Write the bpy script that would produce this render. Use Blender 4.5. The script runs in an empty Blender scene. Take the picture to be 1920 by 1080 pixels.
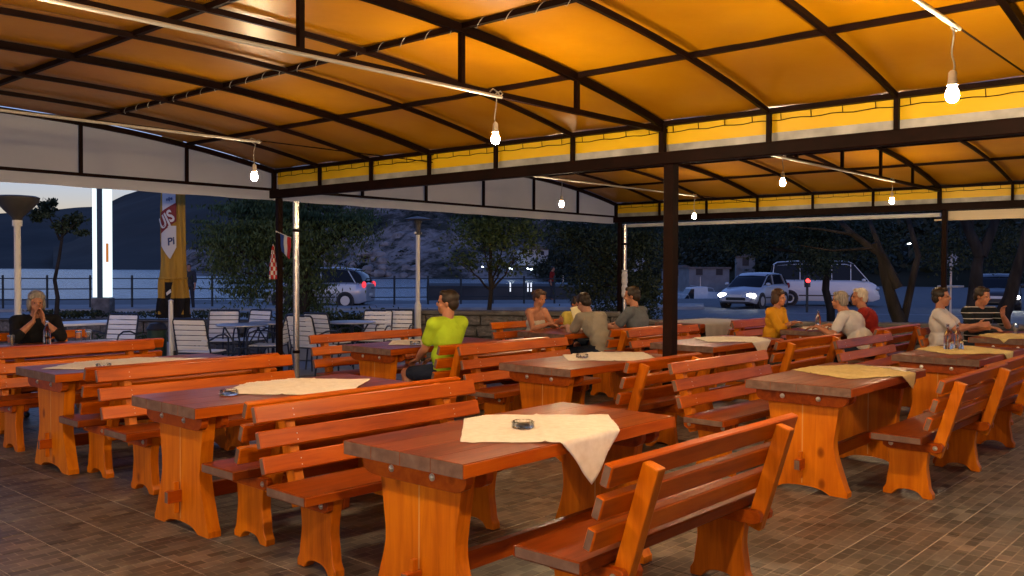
import bpy, bmesh, math, random
import numpy as np
from mathutils import Vector, Matrix, noise
R = math.radians
random.seed(7); rng = np.random.default_rng(7)
SC = bpy.context.scene
COL = SC.collection

# ------------------------------------------------------------------ camera, sky, exposure
CAMP = Vector((-6.9595, -4.406, 1.5571)); FPX = 1688.0
_yaw, _pit, _rol = 0.7289, 0.021, 0.0042
_F = Vector((math.cos(_yaw)*math.cos(_pit), math.sin(_yaw)*math.cos(_pit), -math.sin(_pit)))
_R0 = Vector((math.sin(_yaw), -math.cos(_yaw), 0)); _U0 = _R0.cross(_F)
_R = _R0*math.cos(_rol)+_U0*math.sin(_rol); _U = _U0*math.cos(_rol)-_R0*math.sin(_rol)
cam = bpy.data.cameras.new('camera'); cam.sensor_width = 36; cam.lens = FPX/1920*36
cam.clip_start = .05; cam.clip_end = 9000
co = bpy.data.objects.new('camera', cam); COL.objects.link(co)
co.matrix_world = Matrix.Translation(CAMP) @ Matrix((_R, _U, -_F)).transposed().to_4x4()
SC.camera = co

w = bpy.data.worlds.new('World'); SC.world = w; w.use_nodes = True
nt = w.node_tree; nt.nodes.clear()
sky = nt.nodes.new('ShaderNodeTexSky'); sky.sky_type = 'NISHITA'; sky.sun_disc = False
sky.sun_elevation = R(3.0); sky.sun_rotation = R(-135); sky.air_density = 1.0; sky.dust_density = .2; sky.ozone_density = 3
bg = nt.nodes.new('ShaderNodeBackground'); bg.inputs['Strength'].default_value = 0.055
wb = nt.nodes.new('ShaderNodeMix'); wb.data_type = 'RGBA'; wb.blend_type = 'MULTIPLY'; wb.inputs[0].default_value = 1; wb.inputs[7].default_value = (1.14, .85, 1.18, 1)
wo = nt.nodes.new('ShaderNodeOutputWorld')
nt.links.new(sky.outputs[0], wb.inputs[6]); nt.links.new(wb.outputs[2], bg.inputs[0]); nt.links.new(bg.outputs[0], wo.inputs[0])
SC.view_settings.view_transform = 'Standard'; SC.view_settings.look = 'None'
SC.view_settings.exposure = 2.65; SC.view_settings.gamma = 1.0
SC.view_settings.use_curve_mapping = False
cy = SC.cycles
cy.use_denoising = True; cy.max_bounces = 7; cy.diffuse_bounces = 2; cy.glossy_bounces = 2
cy.transmission_bounces = 6; cy.transparent_max_bounces = 8; cy.sample_clamp_indirect = 4; cy.sample_clamp_direct = 0
cy.caustics_reflective = False; cy.caustics_refractive = False; cy.use_light_tree = True
cy.use_adaptive_sampling = False

def at(px, py, d):
    """a point d metres in front of the camera along the line through a place in the photograph"""
    px, py, d = float(px), float(py), float(d)
    return CAMP + d*(_F + _R*((px-960)/FPX) - _U*((py-540)/FPX))
def gp(px, d, z=0.0):
    p = at(px, 500, d); return Vector((p.x, p.y, z))
def zat(py, d): return CAMP.z - (py-500)/FPX*d

# ------------------------------------------------------------------ materials
def mat(name, color=(.5,.5,.5), rough=.6, metal=0.0, spec=.5, coat=0.0, trans=0.0, emis=None, estr=0.0, alpha=1.0):
    m = bpy.data.materials.new(name); m.use_nodes = True
    b = m.node_tree.nodes['Principled BSDF']
    b.inputs['Base Color'].default_value = (*color, 1); b.inputs['Roughness'].default_value = rough
    b.inputs['Metallic'].default_value = metal; b.inputs['Specular IOR Level'].default_value = spec
    b.inputs['Coat Weight'].default_value = coat; b.inputs['Coat Roughness'].default_value = .15
    b.inputs['Transmission Weight'].default_value = trans; b.inputs['Alpha'].default_value = alpha
    if emis: b.inputs['Emission Color'].default_value = (*emis, 1); b.inputs['Emission Strength'].default_value = estr*1.57
    return m
def N(m, t, **kw):
    n = m.node_tree.nodes.new(t)
    for k, v in kw.items():
        if k in n.inputs.keys(): n.inputs[k].default_value = v
        else: setattr(n, k, v)
    return n
def L(m, a, b): m.node_tree.links.new(a, b)
def P(m): return m.node_tree.nodes['Principled BSDF']
def ramp(m, stops, fac):
    r = N(m, 'ShaderNodeValToRGB'); e = r.color_ramp.elements
    while len(e) > 1: e.remove(e[-1])
    e[0].position = stops[0][0]; e[0].color = (*stops[0][1], 1)
    for p, c in stops[1:]:
        x = e.new(p); x.color = (*c, 1)
    L(m, fac, r.inputs[0]); return r
def bump(m, h, strength=.3, dist=.01):
    b = N(m, 'ShaderNodeBump'); b.inputs['Strength'].default_value = strength; b.inputs['Distance'].default_value = dist
    L(m, h, b.inputs['Height']); L(m, b.outputs[0], P(m).inputs['Normal']); return b
def rough_tex(name, stops, scale=8, rough=.8, spec=.3, detail=6, bmp=.3, bd=.01, coords='Object', metal=0, stretch=(1,1,1), coat=0):
    m = mat(name, rough=rough, spec=spec, metal=metal, coat=coat)
    tc = N(m, 'ShaderNodeTexCoord'); mp = N(m, 'ShaderNodeMapping'); mp.inputs['Scale'].default_value = stretch
    L(m, tc.outputs[coords], mp.inputs[0])
    n = N(m, 'ShaderNodeTexNoise', Scale=scale, Detail=detail); L(m, mp.outputs[0], n.inputs['Vector'])
    r = ramp(m, stops, n.outputs[0]); L(m, r.outputs[0], P(m).inputs['Base Color'])
    if bmp: bump(m, n.outputs[0], bmp, bd)
    return m
def wood(name, dark, mid, light, axis='x', rough=.32, coat=.35, knots=.5, spec=.2):
    """varnished pine: stretched grain, ring figure, a few knots, a tint for each piece"""
    m = mat(name, rough=rough, spec=spec, coat=coat)
    P(m).inputs['Coat Roughness'].default_value = .22
    tc = N(m, 'ShaderNodeTexCoord'); oi = N(m, 'ShaderNodeObjectInfo')
    off = N(m, 'ShaderNodeVectorMath', operation='MULTIPLY_ADD')
    cmb = N(m, 'ShaderNodeCombineXYZ')
    for i in range(3): L(m, oi.outputs['Random'], cmb.inputs[i])
    L(m, cmb.outputs[0], off.inputs[0]); off.inputs[1].default_value = (17, 31, 23); L(m, tc.outputs['Object'], off.inputs[2])
    mp = N(m, 'ShaderNodeMapping'); s = {'x': (.9, 9, 9), 'z': (9, 9, .9)}[axis]
    mp.inputs['Scale'].default_value = s; L(m, off.outputs[0], mp.inputs[0])
    n = N(m, 'ShaderNodeTexNoise', Scale=2.2, Detail=7, Roughness=.62, Distortion=.5); L(m, mp.outputs[0], n.inputs['Vector'])
    mp2 = N(m, 'ShaderNodeMapping'); s2 = {'x': (2.4, 9, 9), 'z': (1.3, 7.5, 5)}[axis]
    mp2.inputs['Scale'].default_value = s2; L(m, off.outputs[0], mp2.inputs[0])
    vo = N(m, 'ShaderNodeTexVoronoi', Scale=.55); L(m, mp2.outputs[0], vo.inputs['Vector'])
    kr = ramp(m, [(0.0, (1,1,1)), (.07, (.75,.75,.75)), (.13, (0,0,0))], vo.outputs['Distance'])
    big = N(m, 'ShaderNodeTexNoise', Scale=1.3, Detail=3); L(m, off.outputs[0], big.inputs['Vector'])
    add = N(m, 'ShaderNodeMath', operation='MULTIPLY_ADD'); L(m, big.outputs[0], add.inputs[0]); add.inputs[1].default_value = .7
    L(m, n.outputs[0], add.inputs[2])
    add2 = N(m, 'ShaderNodeMath', operation='MULTIPLY_ADD'); L(m, oi.outputs['Random'], add2.inputs[0]); add2.inputs[1].default_value = .22
    L(m, add.outputs[0], add2.inputs[2])
    sc_ = N(m, 'ShaderNodeMath', operation='MULTIPLY'); L(m, add2.outputs[0], sc_.inputs[0]); sc_.inputs[1].default_value = .75
    r = ramp(m, [(.42, dark), (.70, mid), (.96, light)], sc_.outputs[0])
    mx = N(m, 'ShaderNodeMix', data_type='RGBA'); mx.blend_type = 'MULTIPLY'
    kf = N(m, 'ShaderNodeMath', operation='MULTIPLY'); L(m, kr.outputs[0], kf.inputs[0]); kf.inputs[1].default_value = knots
    L(m, kf.outputs[0], mx.inputs[0]); L(m, r.outputs[0], mx.inputs[6]); mx.inputs[7].default_value = (.22, .12, .08, 1)
    L(m, mx.outputs[2], P(m).inputs['Base Color'])
    wr = N(m, 'ShaderNodeTexNoise', Scale=3, Detail=2, Roughness=.4); L(m, off.outputs[0], wr.inputs['Vector'])
    mr = N(m, 'ShaderNodeMapRange'); mr.inputs[1].default_value = .1; mr.inputs[2].default_value = .9
    mr.inputs[3].default_value = rough-.04; mr.inputs[4].default_value = rough+.08
    L(m, wr.outputs[0], mr.inputs[0]); L(m, mr.outputs[0], P(m).inputs['Roughness'])
    bump(m, n.outputs[0], .07, .003)
    return m

M = {}
M['w_slat'] = wood('varnished_pine_slat', (.19,.024,.001), (.45,.082,.001), (.62,.145,.002), knots=.15, coat=.03)
M['w_top'] = wood('shade_toned_pine_top', (.075,.012,.002), (.19,.036,.004), (.30,.065,.007), rough=.33, knots=.0, coat=.02, spec=.11)  # same pine, darkened in colour because level tops and seats catch less light
M['w_leg'] = wood('varnished_pine_leg', (.24,.046,.001), (.55,.135,.002), (.72,.215,.003), axis='z', rough=.40, knots=.85, coat=.04)  # same pine, lightened and yellowed in colour as if lit by a flash
M['w_bat'] = wood('varnished_pine_batten', (.17,.025,.0015), (.36,.062,.003), (.50,.11,.005), coat=.03)
M['w_pale'] = mat('pale_glue_line', (.62,.28,.06), .45)
M['w_end'] = rough_tex('worn_end_grain', [(.3,(.12,.065,.045)), (.55,(.17,.10,.07)), (.75,(.22,.145,.105))], 14, .6, .3)
M['frame'] = rough_tex('brown_painted_steel', [(.3,(.008,.0035,.0025)), (.7,(.015,.0055,.004))], 6, .55, .07, bmp=.08)
M['tarp'] = None
M['tarp'] = rough_tex('orange_pvc_tarpaulin', [(.28,(.43,.175,.001)), (.72,(.58,.265,.002))], 1.1, .37, .32, detail=6, bmp=.22, bd=.06)
M['strip'] = rough_tex('yellow_pvc_strip', [(.3,(.86,.53,.01)), (.7,(.92,.60,.015))], 2, .4, .4, detail=3, bmp=.05)
M['gutter'] = rough_tex('dull_zinc_gutter', [(.3,(.28,.285,.29)), (.5,(.40,.41,.42)), (.7,(.54,.55,.56))], 5, .4, .4, detail=5, bmp=.15)
M['white_tarp'] = rough_tex('grey_white_pvc', [(.3,(.50,.49,.46)), (.7,(.60,.59,.56))], 1.2, .55, .3, detail=4, bmp=.08, bd=.03)
_m = M['white_tarp']; _o = [n for n in _m.node_tree.nodes if n.type == 'OUTPUT_MATERIAL'][0]
_tr = N(_m, 'ShaderNodeBsdfTranslucent'); _tr.inputs[0].default_value = (.62,.62,.60,1); _mx = N(_m, 'ShaderNodeMixShader'); _mx.inputs[0].default_value = .30
L(_m, P(_m).outputs[0], _mx.inputs[1]); L(_m, _tr.outputs[0], _mx.inputs[2]); L(_m, _mx.outputs[0], _o.inputs[0])
M['cream_blind'] = mat('cream_blind_cloth', (.72,.62,.46), .7)
M['steel'] = mat('galvanised_steel', (.62,.63,.64), .25, metal=.9)
M['white_paint'] = rough_tex('white_painted_metal', [(.3,(.62,.64,.66)), (.7,(.74,.75,.76))], 4, .4, .4, bmp=.03)
M['conduit'] = mat('grey_white_conduit', (.42,.41,.39), .35)
M['bolt'] = mat('zinc_bolt', (.70,.66,.52), .3, metal=.9)
M['bulb'] = mat('glowing_bulb', (1,.8,.5), .2, emis=(1.0,.72,.42), estr=200)
for _n, _s in (('bulb_bright', 360), ('bulb_dim', 105), ('bulb_low', 80)): M[_n] = mat('glowing_'+_n, (1,.8,.5), .2, emis=(1.0,.72,.42), estr=_s)
M['socket'] = mat('white_lamp_socket', (.55,.52,.48), .5)
M['glass'] = mat('clear_glass', (.98,1,.99), .0, trans=1.0)
M['green_glass'] = mat('green_bottle_glass', (.02,.10,.04), .06, trans=.6)
M['cloth'] = rough_tex('cream_tablecloth', [(.3,(.72,.65,.55)), (.7,(.81,.75,.66))], 30, .85, .2, bmp=.12, bd=.002)
M['cloth_y'] = rough_tex('yellow_tablecloth', [(.3,(.62,.47,.17)), (.7,(.72,.56,.24))], 30, .85, .2, bmp=.12, bd=.002)
M['black'] = mat('black_plastic', (.015,.015,.017), .5)
M['navy_metal'] = mat('dark_blue_chair_tube', (.02,.03,.06), .35, metal=.2)
M['white_plastic'] = mat('white_plastic_slat', (.87,.88,.90), .45)
M['alu'] = mat('brushed_aluminium', (.55,.55,.56), .35, metal=.7)

class MB:
    """collects shapes; build() links them as one mesh object"""
    def __init__(s): s.v = []; s.f = []; s.mi = []; s.k = 0
    def add(s, vs, fs, mi=None):
        n = len(s.v); s.v += [tuple(v) for v in vs]; s.f += [tuple(i+n for i in f) for f in fs]
        s.mi += [s.k if mi is None else mi]*len(fs); return s
    def box(s, x0, x1, y0, y1, z0, z1, mt=None):
        vs = [Vector((x, y, z)) for x in (x0, x1) for y in (y0, y1) for z in (z0, z1)]
        if mt: vs = [mt @ v for v in vs]
        return s.add(vs, [(0,1,3,2),(4,6,7,5),(0,4,5,1),(2,3,7,6),(0,2,6,4),(1,5,7,3)])
    def beam(s, a, b, w, h, up=(0,0,1)):
        a, b = Vector(a), Vector(b); x = (b-a).normalized(); u = Vector(up)
        if abs(x.dot(u)) > .99: u = Vector((1,0,0))
        y = u.cross(x).normalized(); z = x.cross(y)
        vs = [p + y*sy*w/2 + z*sz*h/2 for p in (a, b) for sy in (-1, 1) for sz in (-1, 1)]
        return s.add(vs, [(0,1,3,2),(4,6,7,5),(0,4,5,1),(2,3,7,6),(0,2,6,4),(1,5,7,3)])
    def prism(s, poly, ax, a, b):
        """2-d outline pushed along an axis; poly coords are the other two axes in order"""
        n = len(poly); vs = []
        for t in (a, b):
            for p, q in poly: vs.append({'x': (t,p,q), 'y': (p,t,q), 'z': (p,q,t)}[ax])
        fs = [tuple(range(n))[::-1], tuple(range(n, 2*n))] + [(i, (i+1) % n, (i+1) % n+n, i+n) for i in range(n)]
        return s.add(vs, fs)
    def tube(s, pts, r, n=8, cap=True):
        pts = [Vector(p) for p in pts]; m = len(pts)
        rs = r if isinstance(r, (list, tuple)) else [r]*m
        base = []; up = None
        for i in range(m):
            t = (pts[min(i+1, m-1)]-pts[max(i-1, 0)])
            t = t.normalized() if t.length > 1e-9 else Vector((0,0,1))
            if up is None: up = t.orthogonal().normalized()
            up = (up - t*up.dot(t)); up = up.normalized() if up.length > 1e-6 else t.orthogonal().normalized()
            sd = t.cross(up)
            base += [pts[i] + (up*math.cos(2*math.pi*k/n) + sd*math.sin(2*math.pi*k/n))*rs[i] for k in range(n)]
        fs = [(i*n+k, i*n+(k+1) % n, (i+1)*n+(k+1) % n, (i+1)*n+k) for i in range(m-1) for k in range(n)]
        if cap: fs += [tuple(range(n))[::-1], tuple((m-1)*n+k for k in range(n))]
        return s.add(base, fs)
    def lathe(s, prof, n=16, c=(0,0,0), mt=None):
        vs = []; m = len(prof)
        for r, z in prof:
            for k in range(n): vs.append(Vector((c[0]+r*math.cos(2*math.pi*k/n), c[1]+r*math.sin(2*math.pi*k/n), c[2]+z)))
        if mt: vs = [mt @ v for v in vs]
        fs = [(i*n+k, i*n+(k+1) % n, (i+1)*n+(k+1) % n, (i+1)*n+k) for i in range(m-1) for k in range(n)]
        fs += [tuple(range(n))[::-1], tuple((m-1)*n+k for k in range(n))]
        return s.add(vs, fs)
    def ell(s, c, r, n=10, m=6, mt=None):
        r = (r, r, r) if isinstance(r, (int, float)) else r
        vs = [(0,0,-1)]; 
        for i in range(1, m):
            a = -math.pi/2+math.pi*i/m
            vs += [(math.cos(a)*math.cos(2*math.pi*k/n), math.cos(a)*math.sin(2*math.pi*k/n), math.sin(a)) for k in range(n)]
        vs.append((0,0,1)); last = len(vs)-1
        vs = [Vector((v[0]*r[0], v[1]*r[1], v[2]*r[2])) for v in vs]
        if mt: vs = [mt @ v for v in vs]
        vs = [v+Vector(c) for v in vs]
        fs = [(0, 1+(k+1) % n, 1+k) for k in range(n)]
        fs += [(1+i*n+k, 1+i*n+(k+1) % n, 1+(i+1)*n+(k+1) % n, 1+(i+1)*n+k) for i in range(m-2) for k in range(n)]
        fs += [(1+(m-2)*n+k, 1+(m-2)*n+(k+1) % n, last) for k in range(n)]
        return s.add(vs, fs)
    def mesh(s, name, mats, bevel=0, smooth=False, end=None, seg=1):
        me = bpy.data.meshes.new(name); me.from_pydata(s.v, [], s.f)
        mats = mats if isinstance(mats, (list, tuple)) else [mats]
        for m in mats: me.materials.append(m)
        me.polygons.foreach_set('material_index', s.mi)
        bm = bmesh.new(); bm.from_mesh(me)
        bmesh.ops.recalc_face_normals(bm, faces=bm.faces)
        if end is not None:
            ax, idx = end
            for f in bm.faces:
                if abs(f.normal[ax]) > .9: f.material_index = idx
        if bevel:
            es = [e for e in bm.edges if len(e.link_faces) == 2 and e.calc_face_angle(0) > .6]
            bmesh.ops.bevel(bm, geom=es, offset=bevel, segments=seg, affect='EDGES', profile=.6, clamp_overlap=True)
        bm.to_mesh(me); bm.free()
        if smooth:
            me.polygons.foreach_set('use_smooth', [True]*len(me.polygons))
            if smooth != 'all':
                try: me.set_sharp_from_angle(angle=R(40))
                except Exception: pass
        me.update(); return me
    def build(s, name, mats, parent=None, loc=None, **kw):
        o = bpy.data.objects.new(name, s.mesh(name, mats, **kw)); COL.objects.link(o)
        if parent: o.parent = parent
        if loc is not None: o.location = loc
        return o
def linkm(name, me, parent=None, loc=(0,0,0), rot=None):
    o = bpy.data.objects.new(name, me); COL.objects.link(o)
    if parent: o.parent = parent
    o.location = loc
    if rot: o.rotation_euler = rot
    return o
def tag(o, label=None, cat=None, group=None, kind=None):
    for k, v in (('label', label), ('category', cat), ('group', group), ('kind', kind)):
        if v: o[k] = v
    return o
def thing(name, label, cat, loc=(0,0,0), rz=0, group=None):
    o = bpy.data.objects.new(name, None); COL.objects.link(o); o.empty_display_size = .1
    o.location = loc; o.rotation_euler = (0, 0, rz); return tag(o, label, cat, group)
KIDS = {}
def copy_tree(src, loc=None, rz=None, label=None):
    def rec(o, par):
        c = o.copy(); COL.objects.link(c); c.parent = par
        for ch in o.children: rec(ch, c)
        return c
    c = rec(src, None)
    if loc is not None: c.location = loc
    if rz is not None: c.rotation_euler = (0, 0, rz)
    if label: c['label'] = label
    return c

# ------------------------------------------------------------------ ground
S = 1.0224; LU = 7.984; ZB = 2.5          # rafter pitch, bay width, underside of the beams
M['grout'] = rough_tex('cement_grout', [(.3,(.34,.30,.24)), (.7,(.48,.42,.34))], 20, .9, .2)
def tile_mat():
    m = mat('printed_brick_tile', rough=.42, spec=.4)
    g = N(m, 'ShaderNodeNewGeometry'); sc = N(m, 'ShaderNodeVectorMath', operation='SCALE'); sc.inputs[3].default_value = 1/.3333
    L(m, g.outputs['Position'], sc.inputs[0])
    off = N(m, 'ShaderNodeVectorMath', operation='ADD'); off.inputs[1].default_value = (12.83+.002, 8.4+.002, 0); L(m, sc.outputs[0], off.inputs[0])
    fl = N(m, 'ShaderNodeVectorMath', operation='FLOOR'); L(m, off.outputs[0], fl.inputs[0])
    wn = N(m, 'ShaderNodeTexWhiteNoise', noise_dimensions='2D'); L(m, fl.outputs[0], wn.inputs['Vector'])
    br = N(m, 'ShaderNodeTexBrick'); br.offset = .5
    br.inputs['Scale'].default_value = 1.0; br.inputs['Mortar Size'].default_value = .012; br.inputs['Mortar Smooth'].default_value = .3
    br.inputs['Brick Width'].default_value = .34; br.inputs['Row Height'].default_value = .20; br.inputs['Bias'].default_value = -.15
    br.inputs['Color1'].default_value = (.070,.060,.050,1); br.inputs['Color2'].default_value = (.185,.165,.140,1); br.inputs['Mortar'].default_value = (.21,.185,.15,1)
    L(m, off.outputs[0], br.inputs['Vector'])
    no = N(m, 'ShaderNodeTexNoise', Scale=9, Detail=5); L(m, g.outputs['Position'], no.inputs['Vector'])
    nr = ramp(m, [(.3,(.62,.60,.58)), (.7,(1.25,1.2,1.15))], no.outputs[0])
    big = N(m, 'ShaderNodeTexNoise', Scale=.8, Detail=3); L(m, g.outputs['Position'], big.inputs['Vector'])
    b2 = ramp(m, [(.35,(.85,.95,1.0)), (.65,(1.15,1.0,.9))], big.outputs[0])
    m1 = N(m, 'ShaderNodeMix', data_type='RGBA'); m1.blend_type = 'MULTIPLY'; m1.inputs[0].default_value = 1
    L(m, br.outputs[0], m1.inputs[6]); L(m, nr.outputs[0], m1.inputs[7])
    m2 = N(m, 'ShaderNodeMix', data_type='RGBA'); m2.blend_type = 'MULTIPLY'; m2.inputs[0].default_value = 1
    L(m, m1.outputs[2], m2.inputs[6]); L(m, b2.outputs[0], m2.inputs[7])
    vr = ramp(m, [(0,(.82,.82,.82)), (1,(1.18,1.15,1.12))], wn.outputs[0])
    m3 = N(m, 'ShaderNodeMix', data_type='RGBA'); m3.blend_type = 'MULTIPLY'; m3.inputs[0].default_value = 1
    L(m, m2.outputs[2], m3.inputs[6]); L(m, vr.outputs[0], m3.inputs[7])
    L(m, m3.outputs[2], P(m).inputs['Base Color'])
    mr = N(m, 'ShaderNodeMapRange'); mr.inputs[3].default_value = .34; mr.inputs[4].default_value = .6; L(m, no.outputs[0], mr.inputs[0]); L(m, mr.outputs[0], P(m).inputs['Roughness'])
    ad = N(m, 'ShaderNodeMath', operation='MULTIPLY_ADD'); L(m, br.outputs[1], ad.inputs[0]); ad.inputs[1].default_value = -.6; L(m, no.outputs[0], ad.inputs[2])
    bump(m, ad.outputs[0], .35, .004)
    return m
M['tile'] = tile_mat()
M['paving'] = rough_tex('pale_worn_concrete', [(.3,(.26,.26,.26)), (.7,(.38,.38,.375))], 1.5, .85, .25, detail=8, bmp=.2)
M['asphalt'] = rough_tex('grey_asphalt', [(.3,(.09,.093,.097)), (.7,(.14,.144,.15))], 3, .7, .35, detail=9, bmp=.2)
M['earth'] = rough_tex('dry_grass_earth', [(.3,(.03,.032,.018)), (.5,(.06,.055,.03)), (.7,(.10,.085,.05))], 2.5, .95, .1, detail=9, bmp=.6, bd=.05)

fx0, fx1, fy0, fy1 = -16.6, 9.0, -14.0, 6.6
fl = MB().box(fx0, fx1, fy0, fy1, -.12, -.0025).build('floor', M['grout']); tag(fl, kind='structure')
T = 1/3; tx0 = -12.83*T; ty0 = -8.4*T
tm = MB().box(.0035, T-.0035, .0035, T-.0035, -.012, 0).mesh('tile', M['tile'], bevel=.0012)
cells = []
for i in range(int((fx0-tx0)/T)+1, int((fx1-tx0)/T)):
    for j in range(int((fy0-ty0)/T)+1, int((fy1-ty0)/T)):
        c = Vector((tx0+(i+.5)*T, ty0+(j+.5)*T, 0)); d = c-CAMP; z = d.dot(_F)
        vis = z > 1.2 and abs(d.dot(_R)/z) < .60 and (540-FPX*d.dot(_U)/z) < 1100
        cells.append((z if vis else 1e3+z*z, i, j, vis))
cells.sort()
rest = MB()
for n, (z, i, j, vis) in enumerate(cells):
    x, y = tx0+i*T, ty0+j*T
    if n < 290 and vis: linkm('tile', tm, fl, (x, y, random.uniform(-.0006, .0006)))
    elif z < 400 or True:
        dz = random.uniform(-.0006, .0006)
        rest.box(x+.0035, x+T-.0035, y+.0035, y+T-.0035, -.0075, dz)
tag(rest.build('tile', M['tile'], fl), kind='stuff')

def sheet(name, pts, z, m, kind='structure'):
    me = bpy.data.meshes.new(name); me.from_pydata([(p.x, p.y, z) for p in pts], [], [tuple(range(len(pts)))])
    me.materials.append(m); o = linkm(name, me); tag(o, kind=kind); return o
# terrace paving beyond the tiles, then the land up to the quay
pav = MB(); 
pav.box(fx0, fx1+8, fy1, 30, -.14, -.012); pav.box(fx1, fx1+8, fy0, fy1, -.14, -.012)
tag(pav.build('pavement', M['paving']), kind='structure')
land = [gp(-1800, 44), gp(800, 45), gp(1345, 50), gp(1400, 330), gp(5200, 700), Vector((120, -500, 0)), Vector((-300, -500, 0)), Vector((-500, -100, 0))]
g = MB()
n = len(land); g.add([(p.x, p.y, -.03) for p in land]+[(p.x, p.y, -3) for p in land], [tuple(range(n))]+[(i, (i+1) % n, (i+1) % n+n, i+n) for i in range(n)])
tag(g.build('ground', M['asphalt']), kind='structure')

# water
mw = mat('harbour_water', (.32,.44,.48), .12, spec=.6)  # pale base colour stands in for bright sky reflection
tc = N(mw, 'ShaderNodeTexCoord'); mp = N(mw, 'ShaderNodeMapping'); mp.inputs['Scale'].default_value = (1, 1, 1)
L(mw, tc.outputs['Object'], mp.inputs[0])
n1 = N(mw, 'ShaderNodeTexNoise', Scale=.9, Detail=4); L(mw, mp.outputs[0], n1.inputs['Vector'])
bump(mw, n1.outputs[0], 1.0, .35)
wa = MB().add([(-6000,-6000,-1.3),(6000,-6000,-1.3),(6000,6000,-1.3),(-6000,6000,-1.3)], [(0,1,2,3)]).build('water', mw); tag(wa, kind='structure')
# ------------------------------------------------------------------ pavilion
pv = thing('canopy_pavilion', 'brown steel pavilion with arched orange tarpaulin roofs over the restaurant tables', 'pavilion')
K0, K1 = -6, 6
def arch_z(t):          # t 0..1 across a bay: underside height of the rafters
    return 2.84 + .385*(1-abs(2*t-1)**2.25)
bays = [(-LU, 0.0), (0.0, LU)]
for X in (-LU, 0.0, LU):
    for k in (K0, 0, K1):
        hw = .050 if (X == 0 and k == 0) else .037
        px_, py_ = X+.03, k*S-.075
        MB().box(px_-hw, px_+hw, py_-hw, py_+hw, 0, ZB).build('post', M['frame'], pv, bevel=.006)
        MB().box(px_-.12, px_+.12, py_-.12, py_+.12, 0, .012).build('base_plate', M['frame'], pv)
    MB().box(X-.05, X+.05, K0*S-.1, K1*S+.06, ZB, ZB+.11).build('beam', M['frame'], pv, bevel=.006)
    MB().box(X-.03, X+.03, K0*S, K1*S, 2.845, 2.885).build('eave_rail', M['frame'], pv)
    for k in range(K0, K1+1):
        wd = .026 if k in (K0, 0, K1) else .018
        MB().box(X-wd, X+wd, k*S-wd, k*S+wd, ZB+.11, 2.845).build('stud', M['frame'], pv)
NA = 24
def arch_pts(x0, x1, y, dz=0): return [Vector((x0+(x1-x0)*i/NA, y, arch_z(i/NA)+dz)) for i in range(NA+1)]
PUR = (.19, .35, .515, .68, .842)
for (x0, x1) in bays:
    for k in range(K0, K1+1):
        main = k % 3 == 0
        hw, hh = (.022, .030) if main else (.015, .020)
        b = MB(); pts = arch_pts(x0, x1, k*S, .02)
        vs = []; fs = []
        for p in pts:
            for sy, sz in ((-1,-1),(1,-1),(1,1),(-1,1)): vs.append((p.x, p.y+sy*hw, p.z+sz*hh))
        for i in range(NA):
            for q in range(4): fs.append((i*4+q, i*4+(q+1) % 4, i*4+4+(q+1) % 4, i*4+4+q))
        b.add(vs, fs).build('rafter', M['frame'], pv)
        if main:
            if k in (K1, K0, 0):
                MB().box(x0+.05, x1-.05, k*S-.02, k*S+.02, 2.79 if k == 0 else 2.60, 2.83 if k == 0 else 2.635).build('tie_chord', M['frame'], pv)
                for t in PUR:
                    z0 = 2.83 if k == 0 else 2.635
                    xx = x0+(x1-x0)*t
                    MB().box(xx-.018, xx+.018, k*S-.018, k*S+.018, z0, arch_z(t)-.005).build('web_strut', M['frame'], pv)
            else:
                MB().tube([(x0+.03, k*S, 2.76), (x1-.03, k*S, 2.76)], .006, 6).build('tie_rod', M['frame'], pv)
    for t in PUR:
        xx = x0+(x1-x0)*t; z = arch_z(t)+.035
        MB().box(xx-.019, xx+.019, K0*S, K1*S, z-.019, z+.019).build('purlin', M['frame'], pv)
    # tarpaulin: one panel per rafter gap, a little slack between the rafters
    for k in range(K0, K1):
        nx, ny = 40, 8; vs = []; fs = []
        for i in range(nx+1):
            for j in range(ny+1):
                t = i/nx; v = j/ny
                sag = -.018*math.sin(math.pi*v)*(1-.5*abs(math.cos(math.pi*t*6)))
                wr = .012*noise.noise(Vector((x0+t*LU*1.3, (k+v)*2.5, 3)))
                if 0 < v < 1: sag += wr
                vs.append((x0+(x1-x0)*t, (k+v)*S, arch_z(t)+.062+sag+(.0 if 0 < v < 1 else 0)))
        for i in range(nx):
            for j in range(ny):
                a = i*(ny+1)+j; fs.append((a, a+ny+1, a+ny+2, a+1))
        MB().add(vs, fs).build('roof_panel', M['tarp'], pv, smooth='all')
    # white gable cloth at both ends
    for k, sg in ((K1, 1), (K0, -1)):
        nx = 40; vs = []; fs = []; y = k*S+sg*.035
        for i in range(nx+1):
            t = i/nx; x = x0+(x1-x0)*t
            vs += [(x, y+.004*math.sin(i*2.1), 2.475+.004*math.sin(i*1.3)), (x, y, arch_z(t)+.05)]
        for i in range(nx): fs.append((2*i, 2*i+2, 2*i+3, 2*i+1))
        MB().add(vs, fs).build('gable_cloth', M['white_tarp'], pv, smooth='all')
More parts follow.
